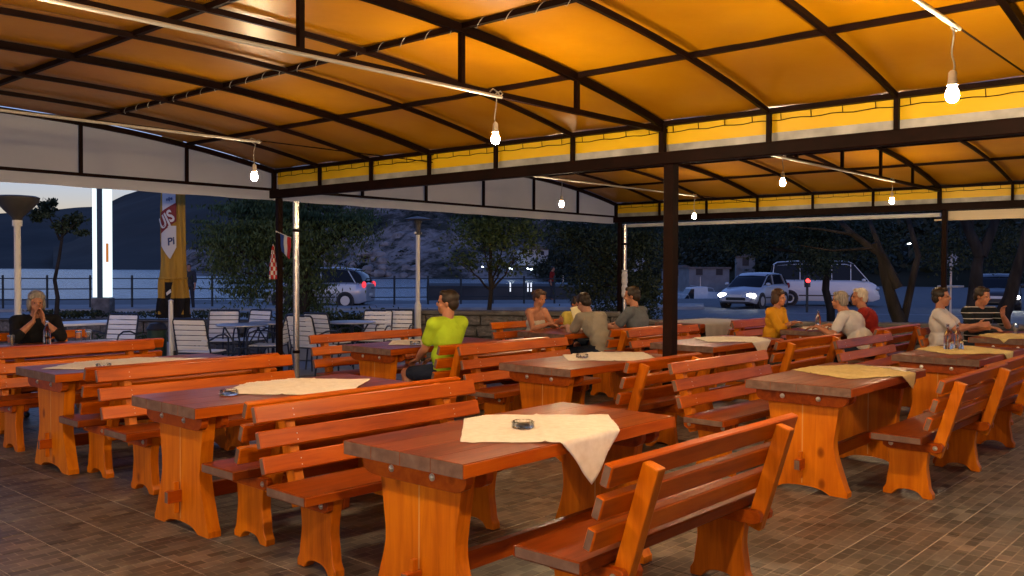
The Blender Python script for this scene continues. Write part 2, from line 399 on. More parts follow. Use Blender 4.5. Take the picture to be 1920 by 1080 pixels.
# laced yellow strips and zinc gutters behind the studs
for X in (0.0, LU):
    for k in range(K0, K1):
        MB().box(X+.052, X+.056, k*S+.0, (k+1)*S-.004, 2.69+.004*math.sin(k*2), 2.86).build('yellow_strip', M['strip'], pv)
        lc = MB(); ya = k*S
        pts = [(X+.044, ya+S*i/12, 2.795+.006*math.sin(i*1.7+k)) for i in range(13)]
        lc.tube(pts, .004, 5)
        for i in (2, 5, 8, 11): lc.tube([(X+.044, ya+S*i/12, 2.795), (X+.044, ya+S*i/12+.004, 2.85)], .0035, 5)
        lc.build('lacing', M['frame'], pv)
    gt = MB(); prof = [(.02,.11),(.02,.21),(.026,.21),(.026,.12),(.13,.12),(.13,.20),(.136,.20),(.136,.11)]
    gt = MB().prism([(X+.05+p*.6, ZB+.002+q) for p, q in prof], 'y', K0*S, K1*S).build('gutter', M['gutter'], pv)
# outer blinds along the far side
MB().tube([(LU+.14, S*.02, 2.44), (LU+.14, 6.10, 2.44)], .035, 12).build('rolled_blind', M['white_paint'], pv, smooth=True)
MB().box(LU+.09, LU+.11, K0*S, -.06, 2.37, 2.49).box(LU+.085, LU+.125, K0*S, .1, 2.345, 2.37).build('valance_blind', M['cream_blind'], pv)

# downpipes
def pipe(x, y, label, wrap):
    t = thing('downpipe', label, 'pipe', (x, y, 0))
    MB().tube([(0,0,0),(0,0,2.46)], .043, 16).build('pipe', M['steel'], t, smooth=True)
    for z in (.4, 2.05): MB().lathe([(.046,0),(.05,.005),(.05,.035),(.046,.04)], 16, (0,0,z)).build('pipe_clamp', M['frame'], t)
    if wrap:
        b = MB(); b.lathe([(.05+.018*abs(math.sin(i*1.9)), 1.0+i*.05) for i in range(12)], 10)
        b.build('plastic_wrap', M['white_paint'], t)
pipe(.22, 5.94, 'silver downpipe beside the black corner post, behind the little flags', False)
pipe(LU+.09, 5.98, 'silver downpipe with a crinkled plastic wrap beside the far corner post', True)

# conduits, cords, bulbs
def bulb(x, y, zc, label, n, bm='bulb'):
    t = thing('hanging_bulb', label, 'light bulb', (x, y, zc), 0, 'bare bulbs hanging under the canopy')
    top = 2.80 if abs(y) < .1 else 2.74
    h = top-zc
    pts = [(-.03, 0, h)] + [(.02*math.sin(i*.8+n)*(1-i/8), .008*math.sin(i+n), h-.02-(h-.15)*i/7) for i in range(8)] + [(0,0,.105)]
    MB().tube(pts, .0045, 6).build('cord', M['conduit'], t)
    MB().tube([(-.06,0,h+.01),(-.03,0,h+.035),(.02,0,h+.02),(.05,0,h-.005),(.075,0,h+.015),(.05,0,h+.03),(0,0,h+.005)], .005, 6).build('cord_loop', M['conduit'], t)
    MB().lathe([(.010,.115),(.019,.105),(.021,.06),(.024,.055),(.024,.042)], 14).build('socket', M['socket'], t, smooth=True)
    MB().lathe([(.003,-.042),(.014,-.040),(.025,-.030),(.031,-.012),(.030,.008),(.019,.032),(.015,.044)], 10).build('glass_bulb', M[bm], t, smooth=True)
YB = {0: 0.0, 1: 3*S, 2: -3*S}
names = {(0,0,1): 'large bare bulb hanging from the white conduit in front of the yellow strip',
 (0,1,1): 'bare bulb at the left end beside the white gable cloth', (0,2,1): 'biggest bare bulb, upper right, with its thick white cord',
 (1,0,0): 'bare bulb right of the brown post, under the second roof', (1,0,1): 'small far bulb near the gutter, right of the others under the second roof',
 (1,1,0): 'bare bulb in front of the second white gable cloth', (1,1,1): 'lowest small bulb just right of the brown post'}
nb = 0
for bi, (xa, xb) in enumerate(((-5.62, -2.24), (2.39, 5.80))):
    for yi, y in YB.items():
        yy = y+(.0 if yi else -.028)
        for q, x in enumerate((xa, xb)):
            if bi == 0 and yi == 1 and q == 0: continue
            zc = (2.487 if yi == 0 else 2.42) if bi == 0 else (2.52 if yi == 0 else 2.42)
            bulb(x, yy, zc, names.get((bi, yi, q), 'bare bulb out of the main view, %s roof, %s row' % (('first', 'second')[bi], ('middle', 'left', 'right')[yi])+(' nearer end', ' farther end')[q]), nb, 'bulb_dim' if bi else ('bulb', 'bulb_low', 'bulb_bright')[yi]); nb += 1
        c = MB(); z = 2.785 if yi == 0 else 2.745
        x0 = -LU+.1 if bi == 0 else 1.6
        c.tube([(x0, yy-.012, z), (xb+.05, yy-.012, z)], .0125, 10).build('conduit', M['conduit'], pv, smooth=True)
for y in (3*S, 0, -3*S):      # unseen bulbs added behind the camera, their light standing in for a flash
    for x in (-10.2, -13.6):
        bulb(x, y, 2.42, 'added unseen bare bulb behind the photographer, %s row, %s one' % ('left' if y > 1 else 'right' if y < -1 else 'middle', 'nearer' if x > -12 else 'farther'), nb); nb += 1
# thin lights string wound round one purlin
b = MB(); x = -LU+LU*PUR[3]+.03
xs = -LU+LU*.68
pts = []
zz = arch_z(.68)+.035
for i in range(600):
    y = -5+10.2*i/600; a = i*.75*1.0
    pts.append((-LU+LU*.68+.032*math.cos(a*.55), y, zz+.032*math.sin(a*.55)))
b.tube(pts, .0024, 5)
tag(b.build('string_lights', M['conduit']), 'thin white cable of unlit string lights wound round a roof purlin', 'string lights')
# ------------------------------------------------------------------ tables and benches
def curve_side(pts, n=5):
    """smooth an outline through control points (Catmull-Rom)"""
    out = []; P_ = [pts[0]]+pts+[pts[-1]]
    for i in range(1, len(P_)-2):
        a, b, c, d = [Vector(p) for p in P_[i-1:i+3]]
        for k in range(n):
            t = k/n
            out.append(tuple(.5*((2*b)+(-a+c)*t+(2*a-5*b+4*c-d)*t*t+(-a+3*b-3*c+d)*t**3)))
    out.append(tuple(pts[-1])); return out
def leg_outline(top, waist, foot, h, wz, notch, side_notch=.0):
    r = curve_side([(top, h), (top*.97, h-.03), (waist+.01, wz+.09), (waist, wz), (waist+.012, wz-.09), (foot-.02, .07), (foot, .035)], 4)
    r += [(foot, 0)]
    bot = [(foot*.62, 0)] + [(foot*.55*math.cos(a), notch*math.sin(a)**.8) for a in [math.pi*i/10 for i in range(1, 10)]] + [(-foot*.62, 0)]
    l = [(-x, z) for x, z in r[::-1]]
    return r+bot+l
TL, TW, TH = 1.63, .76, .77
def make_table():
    t = thing('picnic_table', 'table', 'table')
    n = 4; wd = TW/n
    for i in range(n):
        y0 = -TW/2+i*wd
        MB().box(0, TL, y0+.0004, y0+wd-.0004, TH-.062, TH).build('plank', [M['w_top'], M['w_end']], t, bevel=.0015, end=(0, 1))
    e1 = MB().box(-.0, TL, -TW/2-.006, -TW/2-.0005, TH-.060, TH-.003).box(0, TL, TW/2+.0005, TW/2+.006, TH-.060, TH-.003)
    e1.build('edge_board', M['w_bat'], t, bevel=.002)
    for sx in (.155, TL-.155):
        o = leg_outline(.275, .222, .320, TH-.064, .36, .045)
        MB().prism(o, 'x', sx-.040, sx+.040).build('leg', M['w_leg'], t, bevel=.005)
        MB().box(sx-.0412, sx+.0412, -.004, .004, .06, .62).build('joint_strip', M['w_pale'], t)
        for q in (-1, 1):
            xa = sx+q*.042; xb = sx+q*.086
            ol = [(-.33,TH-.064),(.33,TH-.064),(.33,TH-.105),(.318,TH-.128),(.295,TH-.142),(.26,TH-.15),(-.26,TH-.15),(-.295,TH-.142),(-.318,TH-.128),(-.33,TH-.105)]
            b = MB().prism(ol, 'x', min(xa, xb), max(xa, xb)).build('crossbar', M['w_bat'], t, bevel=.003)
            if (q == -1) == (sx < 1) :
                for y in (-.13, .13):
                    rot = Matrix.Translation((xb+q*.000, y, TH-.102)) @ Matrix.Rotation(R(90*q), 4, 'Y')
                    MB().lathe([(.017,0),(.017,.003),(.009,.0035),(.009,.010),(.004,.012)], 12, mt=rot).build('bolt', M['bolt'], b)
    MB().box(.155, TL-.155, -.022, .022, .155, .245).build('stretcher', M['w_bat'], t, bevel=.003)
    for q, x in ((-1, .155), (1, TL-.155)):
        xa, xb = x+q*.040, x+q*.130
        MB().box(min(xa,xb), max(xa,xb), -.021, .021, .165, .235).build('tenon', [M['w_bat'], M['w_end']], t, bevel=.003, end=(0,1))
        xa, xb = x+q*.055, x+q*.085
        MB().box(min(xa,xb), max(xa,xb), -.011, .011, .10, .285).build('wedge', M['w_leg'], t, bevel=.002)
    return t
BL = 1.60
def make_bench():
    """local: x along the bench, seat front at y=0, back towards -y"""
    t = thing('bench', 'bench', 'bench')
    MB().box(0, BL, -.335, 0, .398, .45).build('seat', [M['w_top'], M['w_end']], t, bevel=.006, end=(0, 1))
    MB().box(.002, BL-.002, .0004, .006, .401, .445).build('seat_edge', M['w_bat'], t, bevel=.002)
    for sx in (.225, BL-.225):
        o = [(y-.185, z) for y, z in leg_outline(.155, .125, .165, .396, .215, .05)]
        MB().prism(o, 'x', sx-.0305, sx+.0305).build('leg', M['w_leg'], t, bevel=.005)
        for q in (-1, 1):
            xa, xb = sx+q*.0315, sx+q*.068
            ol = [(-.025,.396),(-.41,.396),(-.425,.375),(-.42,.345),(-.39,.328),(-.06,.328),(-.03,.345)]
            b = MB().prism(ol, 'x', min(xa,xb), max(xa,xb)).build('crossbar', M['w_bat'], t, bevel=.003)
            if (q == -1) == (sx < 1):
                for y in (-.085, -.375):
                    rot = Matrix.Translation((xb, y, .363)) @ Matrix.Rotation(R(90*q), 4, 'Y')
                    MB().lathe([(.016,0),(.016,.003),(.008,.0035),(.008,.010),(.004,.012)], 12, mt=rot).build('bolt', M['bolt'], b)
        # leaning post, tucked between the two crossbars
        d = Vector((0, -.15, .50)).normalized(); nrm = Vector((0, d.z, -d.y))
        p0 = Vector((sx, -.362, .30)); ln = .535
        mt = Matrix.Translation(p0) @ Matrix(((1,0,0),(0,nrm.y,d.y),(0,nrm.z,d.z))).to_4x4()
        MB().box(-.0295, .0295, -.038, .038, 0, ln, mt=mt).build('back_post', M['w_leg'], t, bevel=.008, seg=2)
    d = Vector((0, -.15, .50)).normalized(); nrm = Vector((0, d.z, -d.y))
    for s0, s1 in ((.190,.282),(.322,.414),(.454,.546)):
        p0 = Vector((0, -.362, .30))
        mt = Matrix.Translation(p0) @ Matrix(((1,0,0),(0,nrm.y,d.y),(0,nrm.z,d.z))).to_4x4()
        sl = MB().box(0, BL, .039, .081, s0, s1, mt=mt).build('slat', [M['w_slat'], M['w_end']], t, bevel=.006, end=(0, 1))
        nl = MB()
        for sx in (.225, BL-.225):
            for dz in (.022, .055):
                c = mt @ Vector((sx, .0815, s0+dz))
                nl.ell(c, (.0035, .0035, .0035), 6, 4)
        nl.build('screws', M['bolt'], sl)
    return t
table0, bench0 = make_table(), make_bench()
used = {'t': False, 'b': False}
tab_pos = {}
def place_table(x, y, label, rz=0.0):
    tab_pos[label] = (x, y)
    if not used['t']: used['t'] = True; t = table0; t.location = (x, y, 0); t.rotation_euler = (0,0,rz); t['label'] = label
    else: t = copy_tree(table0, (x, y, 0), rz, label)
    t['group'] = 'heavy pine picnic tables'; return t
def place_bench(x, y, kind, label, rz=0.0):
    """kind 'r' faces +Y (its back towards the camera side), 'l' faces -Y"""
    loc = (x, y, 0) if kind == 'r' else (x+BL, y, 0); a = rz if kind == 'r' else math.pi+rz
    if not used['b']: used['b'] = True; t = bench0; t.location = loc; t.rotation_euler = (0,0,a); t['label'] = label
    else: t = copy_tree(bench0, loc, a, label)
    t['group'] = 'pine benches with slatted backs'; return t
XA, XB_, XC, XD = -4.42, -1.25, 1.78, 4.80
place_table(-4.404, -1.48, 'nearest table, cream cloth with its corner hanging down over the front edge', .012)
place_bench(-4.27, -2.02, 'r', 'nearest bench, lower right, its two posts and back towards us', .004)
place_bench(-4.40, -.80, 'l', 'bench with three slats facing us, just left of the nearest table', -.01)
place_table(-4.40, .63, 'table in the left half with a glass ashtray left of its cream cloth')
place_bench(-4.34, .29, 'r', 'bench hidden back-to-back behind the one left of the nearest table')
place_bench(-4.22, 1.47, 'l', 'second bench facing us from the left, behind the ashtray table')
place_table(-4.28, 2.85, 'far left table, its end pale with sky light')
place_bench(-4.22, 2.56, 'r', 'bench back-to-back with the second bench from the left, its seat end showing')
place_bench(-4.30, 3.68, 'l', 'leftmost bench facing us, in front of the woman in black')
place_table(-4.20, 5.12, 'table with bottles in front of the woman in black')
place_bench(-4.1, 4.78, 'r', 'bench behind the leftmost bench, back to back with it')
place_bench(-4.1, 5.72, 'l', 'bench the woman in black sits on')
# second column
place_table(-1.00, -1.73, 'table right of the brown post with a yellow cloth and two bolts on its end', .02)
place_bench(-.72, -2.14, 'r', 'bench right of the yellow cloth table, seat end and leaning post towards us')
place_bench(-1.02, -1.18, 'l', 'bench just right of the brown post, its slats facing us')
place_table(-1.40, .32, 'table behind the nearest one, its cream cloth hanging over a corner')
place_bench(-1.17, .02, 'r', 'short bench left of the brown post, seen from behind').scale = (.69, 1, 1)
place_bench(-1.10, 1.03, 'l', 'bench behind the lime green shirt man, three slats facing us')
place_table(-1.22, 2.68, 'table in front of the man in the lime green shirt')
place_bench(-1.18, 2.12, 'r', 'bench the man in the lime green shirt sits on')
place_bench(-1.26, 3.12, 'l', 'empty bench in front of the white chairs, left of the lime green shirt')
# third column
place_table(1.72, -1.82, 'dark table with an orange cloth and salt shakers, right part of the photo')
place_bench(.52, -2.10, 'r', 'second leaning-post bench from the right edge, in shade')
place_bench(2.05, -1.22, 'l', 'dark bench behind the orange cloth table')
place_table(1.25, .55, 'table right of the brown post whose cloth corner hangs beside the dark bench')
place_bench(1.55, .08, 'r', 'bench with a bright leaning post behind the yellow cloth table')
place_bench(1.85, 1.18, 'l', 'bench crossed by the brown post, back to the grey shirt man')
place_table(1.55, 2.72, 'dark table where the woman, the boy and the man look at papers')
place_bench(1.80, 2.30, 'r', 'bench under the men in beige and grey shirts')
place_bench(1.75, 3.30, 'l', 'bench behind the woman in the strapless top')
# fourth column
place_table(4.62, -1.72, 'rightmost table with a bottle and glasses on a cloth')
place_bench(2.85, -2.55, 'r', 'bench at the right edge of the photo, only its seat end showing')
place_bench(4.70, -1.20, 'l', 'bench under the man in the white polo and the striped shirt man')
place_table(4.30, .50, 'table between the woman in orange and the white haired men')
place_bench(4.20, .05, 'r', 'bench under the white shirt man and the man in red')
place_bench(4.25, 1.10, 'l', 'dark bench behind the woman in orange')
place_table(4.55, 2.60, 'far table wholly covered by a white cloth')
place_bench(4.60, 2.20, 'r', 'far dark bench seen just right of the brown post')

# ------------------------------------------------------------------ cloths and things on the tables
def cloth(cx, cy, ang, side, tb, label, m='cloth', tw=TW, tl=TL, seed=0, group='square cloths laid askew on the tables'):
    """a square cloth lying on a table top; what passes the edge hangs down"""
    n = 56; vs = []; x0, y0, x1, y1 = tb[0]-.004, tb[1]-tw/2-.010, tb[0]+tl+.004, tb[1]+tw/2+.010
    ca, sa = math.cos(ang), math.sin(ang); tx, ty = [], []
    for i in range(n+1):
        for j in range(n+1):
            u = (i/n-.5)*side; v = (j/n-.5)*side
            x = cx+u*ca-v*sa; y = cy+u*sa+v*ca
            x += .004*noise.noise(Vector((u*7, v*7, seed))); y += .004*noise.noise(Vector((u*7, v*7, seed+5)))
            z = TH+.0025+.007*abs(noise.noise(Vector((u*6, v*6, seed+9))))+.003*abs(noise.noise(Vector((u*17, v*17, seed+3))))
            z += .006*math.exp(-(u/.010)**2)+.006*math.exp(-(v/.010)**2)+.004*math.exp(-((abs(u)-side*.25)/.008)**2)
            fall = 0
            if y < y0: d = y0-y; z -= d*.985; fall = d; y = y0-.006-.05*d-.008*math.sin(x*30)*d*4
            elif y > y1: d = y-y1; z -= d*.985; y = y1+.006+.05*d
            if x > x1: d = x-x1; z -= d*.985; x = x1+.004+.05*d
            elif x < x0: d = x0-x; z -= d*.985; x = x0-.004-.05*d
            vs.append((x, y, z))
    fs = [(i*(n+1)+j, (i+1)*(n+1)+j, (i+1)*(n+1)+j+1, i*(n+1)+j+1) for i in range(n) for j in range(n)]
    o = MB().add(vs, fs).build('tablecloth', M[m], smooth='all')
    sd = o.modifiers.new('s', 'SOLIDIFY'); sd.thickness = .0008; sd.offset = 1
    return tag(o, label, 'tablecloth', group)
cloth(-3.55, -1.555, R(43), .77, (-4.404, -1.48), 'cream cloth with a white corner hanging over the front of the nearest table', seed=1)
cloth(-3.45, .62, R(40), .80, (-4.40, .63), 'cream cloth on the left half table, right of the glass ashtray', seed=2)
cloth(-3.55, 2.82, R(38), .95, (-4.28, 2.85), 'long pale cloth on the far left table', seed=3)
cloth(-.42, 2.68, R(45), .72, (-1.22, 2.68), 'cream cloth in front of the lime green shirt man', seed=4)
cloth(-.32, .36, R(44), .80, (-1.40, .32), 'cream cloth draped over the corner of the table behind the nearest one', seed=5)
cloth(.02, -1.72, R(63), .78, (-1.00, -1.73), 'yellow cloth on the table right of the brown post', 'cloth_y', seed=6)
cloth(2.66, -1.80, R(50), .82, (1.72, -1.82), 'orange lit cloth with salt shakers, right part of the photo', 'cloth_y', seed=7)
cloth(2.30, .50, R(45), .80, (1.25, .55), 'cream cloth between the brown post and the woman in orange', seed=8)
cloth(2.6, 2.72, R(45), .6, (1.55, 2.72), 'small cloth under the papers of the group of three', seed=9)
cloth(5.1, .50, R(45), .9, (4.30, .50), 'pale cloth between the woman in orange and the white haired man', seed=10)
cloth(5.2, -1.72, R(45), .9, (4.62, -1.72), 'cloth under the bottle and glasses at the right', 'cloth_y', seed=11)
cloth(4.55+TL/2, 2.60, 0, 1.42, (4.55, 2.60), 'big white cloth covering the far table right of the brown post', 'white_tarp', seed=12)

mg = M['glass']
ash = MB().lathe([(.052,0),(.055,.004),(.055,.030),(.050,.034),(.043,.032),(.040,.012),(.0,.010)], 18)
for k in range(18):
    a = k*math.pi/9; ash.box(-.002,.002,-.003,.003,.003,.03, mt=Matrix.Translation((.0555*math.cos(a),.0555*math.sin(a),0)) @ Matrix.Rotation(a,4,'Z'))
ame = ash.mesh('ashtray', mg, smooth=True)
for x, y, l in ((-3.62,-1.50,'glass ashtray on the cloth of the nearest table'), (-3.98,.60,'glass ashtray on bare wood, left half'),
                (-3.86,2.62,'glass ashtray on the far left table'), (-.62,.42,'glass ashtray on the cloth behind the nearest table'),
                (-.70,2.52,'glass ashtray on the table of the lime green shirt man')):
    z = TH+(.0065 if l.find('bare') < 0 and l.find('amber') < 0 else .001)
    tag(linkm('ashtray', ame, None, (x, y, z)), l, 'ashtray', 'glass ashtrays')
bme = MB().lathe([(.0,.0),(.034,.001),(.036,.01),(.036,.13),(.030,.16),(.015,.19),(.013,.24),(.015,.245),(.013,.25)], 14)
bm_g = bme.mesh('bottle', M['green_glass'], smooth=True); bm_c = bme.mesh('bottle', mg, smooth=True)
gme = MB().lathe([(.028,0),(.031,.10),(.033,.125),(.031,.125),(.027,.01),(0,.008)], 14).mesh('drinking_glass', mg, smooth=True)
sme = MB().lathe([(.018,0),(.02,.005),(.017,.05),(.019,.055),(.015,.075),(.006,.082)], 12)
sme_ = sme.mesh('salt_shaker', [M['glass']], smooth=True)
def item(me, name, x, y, l, c, g=None): tag(linkm(name, me, None, (x, y, TH+.004)), l, c, g)
item(bm_g,'bottle',5.35,-1.86,'green bottle at the right edge table','bottle')
item(gme,'drinking_glass',5.55,-1.80,'glass just right of the green bottle','glass','glasses on the tables')
item(gme,'drinking_glass',5.85,-1.95,'glass farther right of the green bottle','glass','glasses on the tables')
item(gme,'drinking_glass',5.7,-1.6,'glass behind the green bottle','glass','glasses on the tables')
item(sme_,'salt_shaker',2.62,-1.72,'left shaker of the pair on the orange lit cloth','shaker','salt and pepper shakers')
item(sme_,'salt_shaker',2.72,-1.78,'right shaker of the pair on the orange lit cloth','shaker','salt and pepper shakers')
item(bm_c,'bottle',2.68,-1.66,'clear oil bottle, left one, behind the shakers','bottle','oil and vinegar bottles')
item(bm_c,'bottle',2.80,-1.72,'clear vinegar bottle, right one, behind the shakers','bottle','oil and vinegar bottles')
item(bm_g,'bottle',2.72,2.95,'dark bottle between the woman and the boy','bottle')
item(bm_c,'bottle',5.0,.66,'small bottle between the woman in orange and the white shirt man','bottle')
item(bm_g,'bottle',.10,2.86,'dark bottle in front of the lime green shirt man','bottle')
item(gme,'drinking_glass',.02,2.78,'glass in front of the lime green shirt man','glass','glasses on the tables')
item(bm_c,'bottle',-3.35,5.05,'tall clear bottle right of the woman in black','bottle')
item(gme,'drinking_glass',-3.7,5.0,'glass below the hands of the woman in black','glass','glasses on the tables')
item(gme,'drinking_glass',-3.0,5.15,'second glass right of the woman in black','glass','glasses on the tables')
item(gme,'drinking_glass',-2.88,5.2,'farthest right glass on the table of the woman in black','glass','glasses on the tables')
item(bm_c,'bottle',-3.8,5.2,'clear bottle left of the hands of the woman in black','bottle')
# papers and menu
pap = mat('white_paper', (.78,.78,.76), .8)
tag(MB().box(0,.30,0,.21,0,.003,mt=Matrix.Translation((2.35,2.50,TH+.008)) @ Matrix.Rotation(.4,4,'Z')).build('paper_sheets', pap), 'white paper sheets lying before the man in beige', 'papers')
tag(MB().add([(0,0,0),(.22,0,.02),(.21,.09,.27),(-.01,.09,.25),(0,-.006,0),(.22,-.006,.02),(.21,.084,.27),(-.01,.084,.25)],[(0,1,2,3),(7,6,5,4),(0,4,5,1),(1,5,6,2),(2,6,7,3),(3,7,4,0)]).build('menu', mat('menu_paper',(.72,.66,.40),.7), loc=(2.62,3.0,TH+.02)), 'open yellowish menu held up before the boy', 'menu')
# ------------------------------------------------------------------ people
def skin_mat(name, c): 
    m = rough_tex(name, [(.35, tuple(v*.85 for v in c)), (.65, c)], 14, .5, .4, bmp=.05); return m
M['skin'] = skin_mat('tanned_skin', (.46,.20,.11)); M['skin_l'] = skin_mat('fair_skin', (.55,.30,.20))
M['hair_d'] = rough_tex('dark_hair', [(.3,(.010,.007,.005)), (.7,(.035,.022,.015))], 60, .5, .4, bmp=.4, bd=.004, stretch=(1,1,.2))
M['hair_b'] = rough_tex('brown_hair', [(.3,(.03,.014,.008)), (.7,(.08,.04,.02))], 60, .5, .4, bmp=.4, bd=.004, stretch=(1,1,.2))
M['hair_g'] = rough_tex('grey_hair', [(.3,(.16,.14,.12)), (.7,(.36,.33,.29))], 60, .6, .3, bmp=.4, bd=.004, stretch=(1,1,.2))
M['hair_w'] = rough_tex('white_hair', [(.3,(.42,.38,.30)), (.7,(.66,.60,.50))], 60, .6, .3, bmp=.4, bd=.004, stretch=(1,1,.2))
def fabric(name, c): return rough_tex(name, [(.3, tuple(v*.82 for v in c)), (.7, tuple(min(1, v*1.05) for v in c))], 6, .9, .15, detail=5, bmp=1.0, bd=.035)
def cap(b, p, q, r1, r2, n=12):
    """a round-ended tapered limb"""
    p, q = Vector(p), Vector(q); d = q-p; ln = max(d.length, 1e-5); t = d/ln
    pts = []; rs = []
    for k in range(4): a = math.pi/2*k/4; pts.append(p-t*r1*math.cos(a)); rs.append(max(r1*math.sin(a), .0005))
    pts += [p, q]; rs += [r1, r2]
    for k in range(1, 5): a = math.pi/2*k/4; pts.append(q+t*r2*math.sin(a)); rs.append(max(r2*math.cos(a), .0005))
    up = t.orthogonal().normalized(); sd = t.cross(up); base = []
    for c, r in zip(pts, rs): base += [c+(up*math.cos(2*math.pi*k/n)+sd*math.sin(2*math.pi*k/n))*r for k in range(n)]
    m = len(pts); fs = [(i*n+k, i*n+(k+1) % n, (i+1)*n+(k+1) % n, (i+1)*n+k) for i in range(m-1) for k in range(n)]
    fs += [tuple(range(n))[::-1], tuple((m-1)*n+k for k in range(n))]
    b.add(base, fs)
def fuse(b, name, m, parent, voxel=.008, sm=4, mats=None):
    """melt overlapping shapes into one continuous surface"""
    me = b.mesh(name, m); o = bpy.data.objects.new('tmp', me); COL.objects.link(o)
    r = o.modifiers.new('r', 'REMESH'); r.mode = 'VOXEL'; r.voxel_size = voxel; r.use_smooth_shade = True
    s = o.modifiers.new('s', 'SMOOTH'); s.iterations = sm; s.factor = .5
    dg = bpy.context.evaluated_depsgraph_get(); me2 = bpy.data.meshes.new_from_object(o.evaluated_get(dg)); me2.name = name
    bpy.data.objects.remove(o); bpy.data.meshes.remove(me)
    me2.materials.clear(); me2.materials.append(m)
    o = linkm(name, me2, parent); return o
def ik(a, t, l1, l2, pole):
    a, t = Vector(a), Vector(t); d = t-a; L_ = min(d.length, (l1+l2)*.995); u = d.normalized()
    x = (l1*l1-l2*l2+L_*L_)/(2*L_); h = math.sqrt(max(l1*l1-x*x, 0)); pl = Vector(pole); pl = (pl-u*pl.dot(u)).normalized()
    return a+u*x+pl*h, a+u*L_
def hand(b, wr, d, pal, s=1.0, curl=.5, side=1):
    """palm, four unequal fingers with two bends and a thumb; d = pointing way, pal = palm normal"""
    d = Vector(d).normalized(); pal = Vector(pal); pal = (pal-d*pal.dot(d)).normalized(); x = d.cross(pal)*side
    wr = Vector(wr)
    for o in (-.026, -.009, .009, .026): cap(b, wr+x*o*.6*s, wr+d*.085*s+x*o*s, .016*s, .0125*s, 8)
    for o, l in ((-.030,.062), (-.010,.075), (.010,.080), (.029,.072)):
        p = wr+d*.085*s+x*o*s; a = curl*.5
        v1 = (d*math.cos(a)+pal*math.sin(a)).normalized(); p1 = p+v1*l*.5*s
        a = curl*1.3; v2 = (d*math.cos(a)+pal*math.sin(a)).normalized(); p2 = p1+v2*l*.5*s
        cap(b, p, p1, .0095*s, .0088*s, 8); cap(b, p1, p2, .0088*s, .0078*s, 8)
    p = wr+d*.025*s+x*.022*s; v = (d*.65+x*.65+pal*.35).normalized(); p1 = p+v*.042*s; v2 = (d*.85+x*.25+pal*.4).normalized()
    cap(b, p, p1, .0125*s, .0105*s, 8); cap(b, p1, p1+v2*.032*s, .0105*s, .009*s, 8)
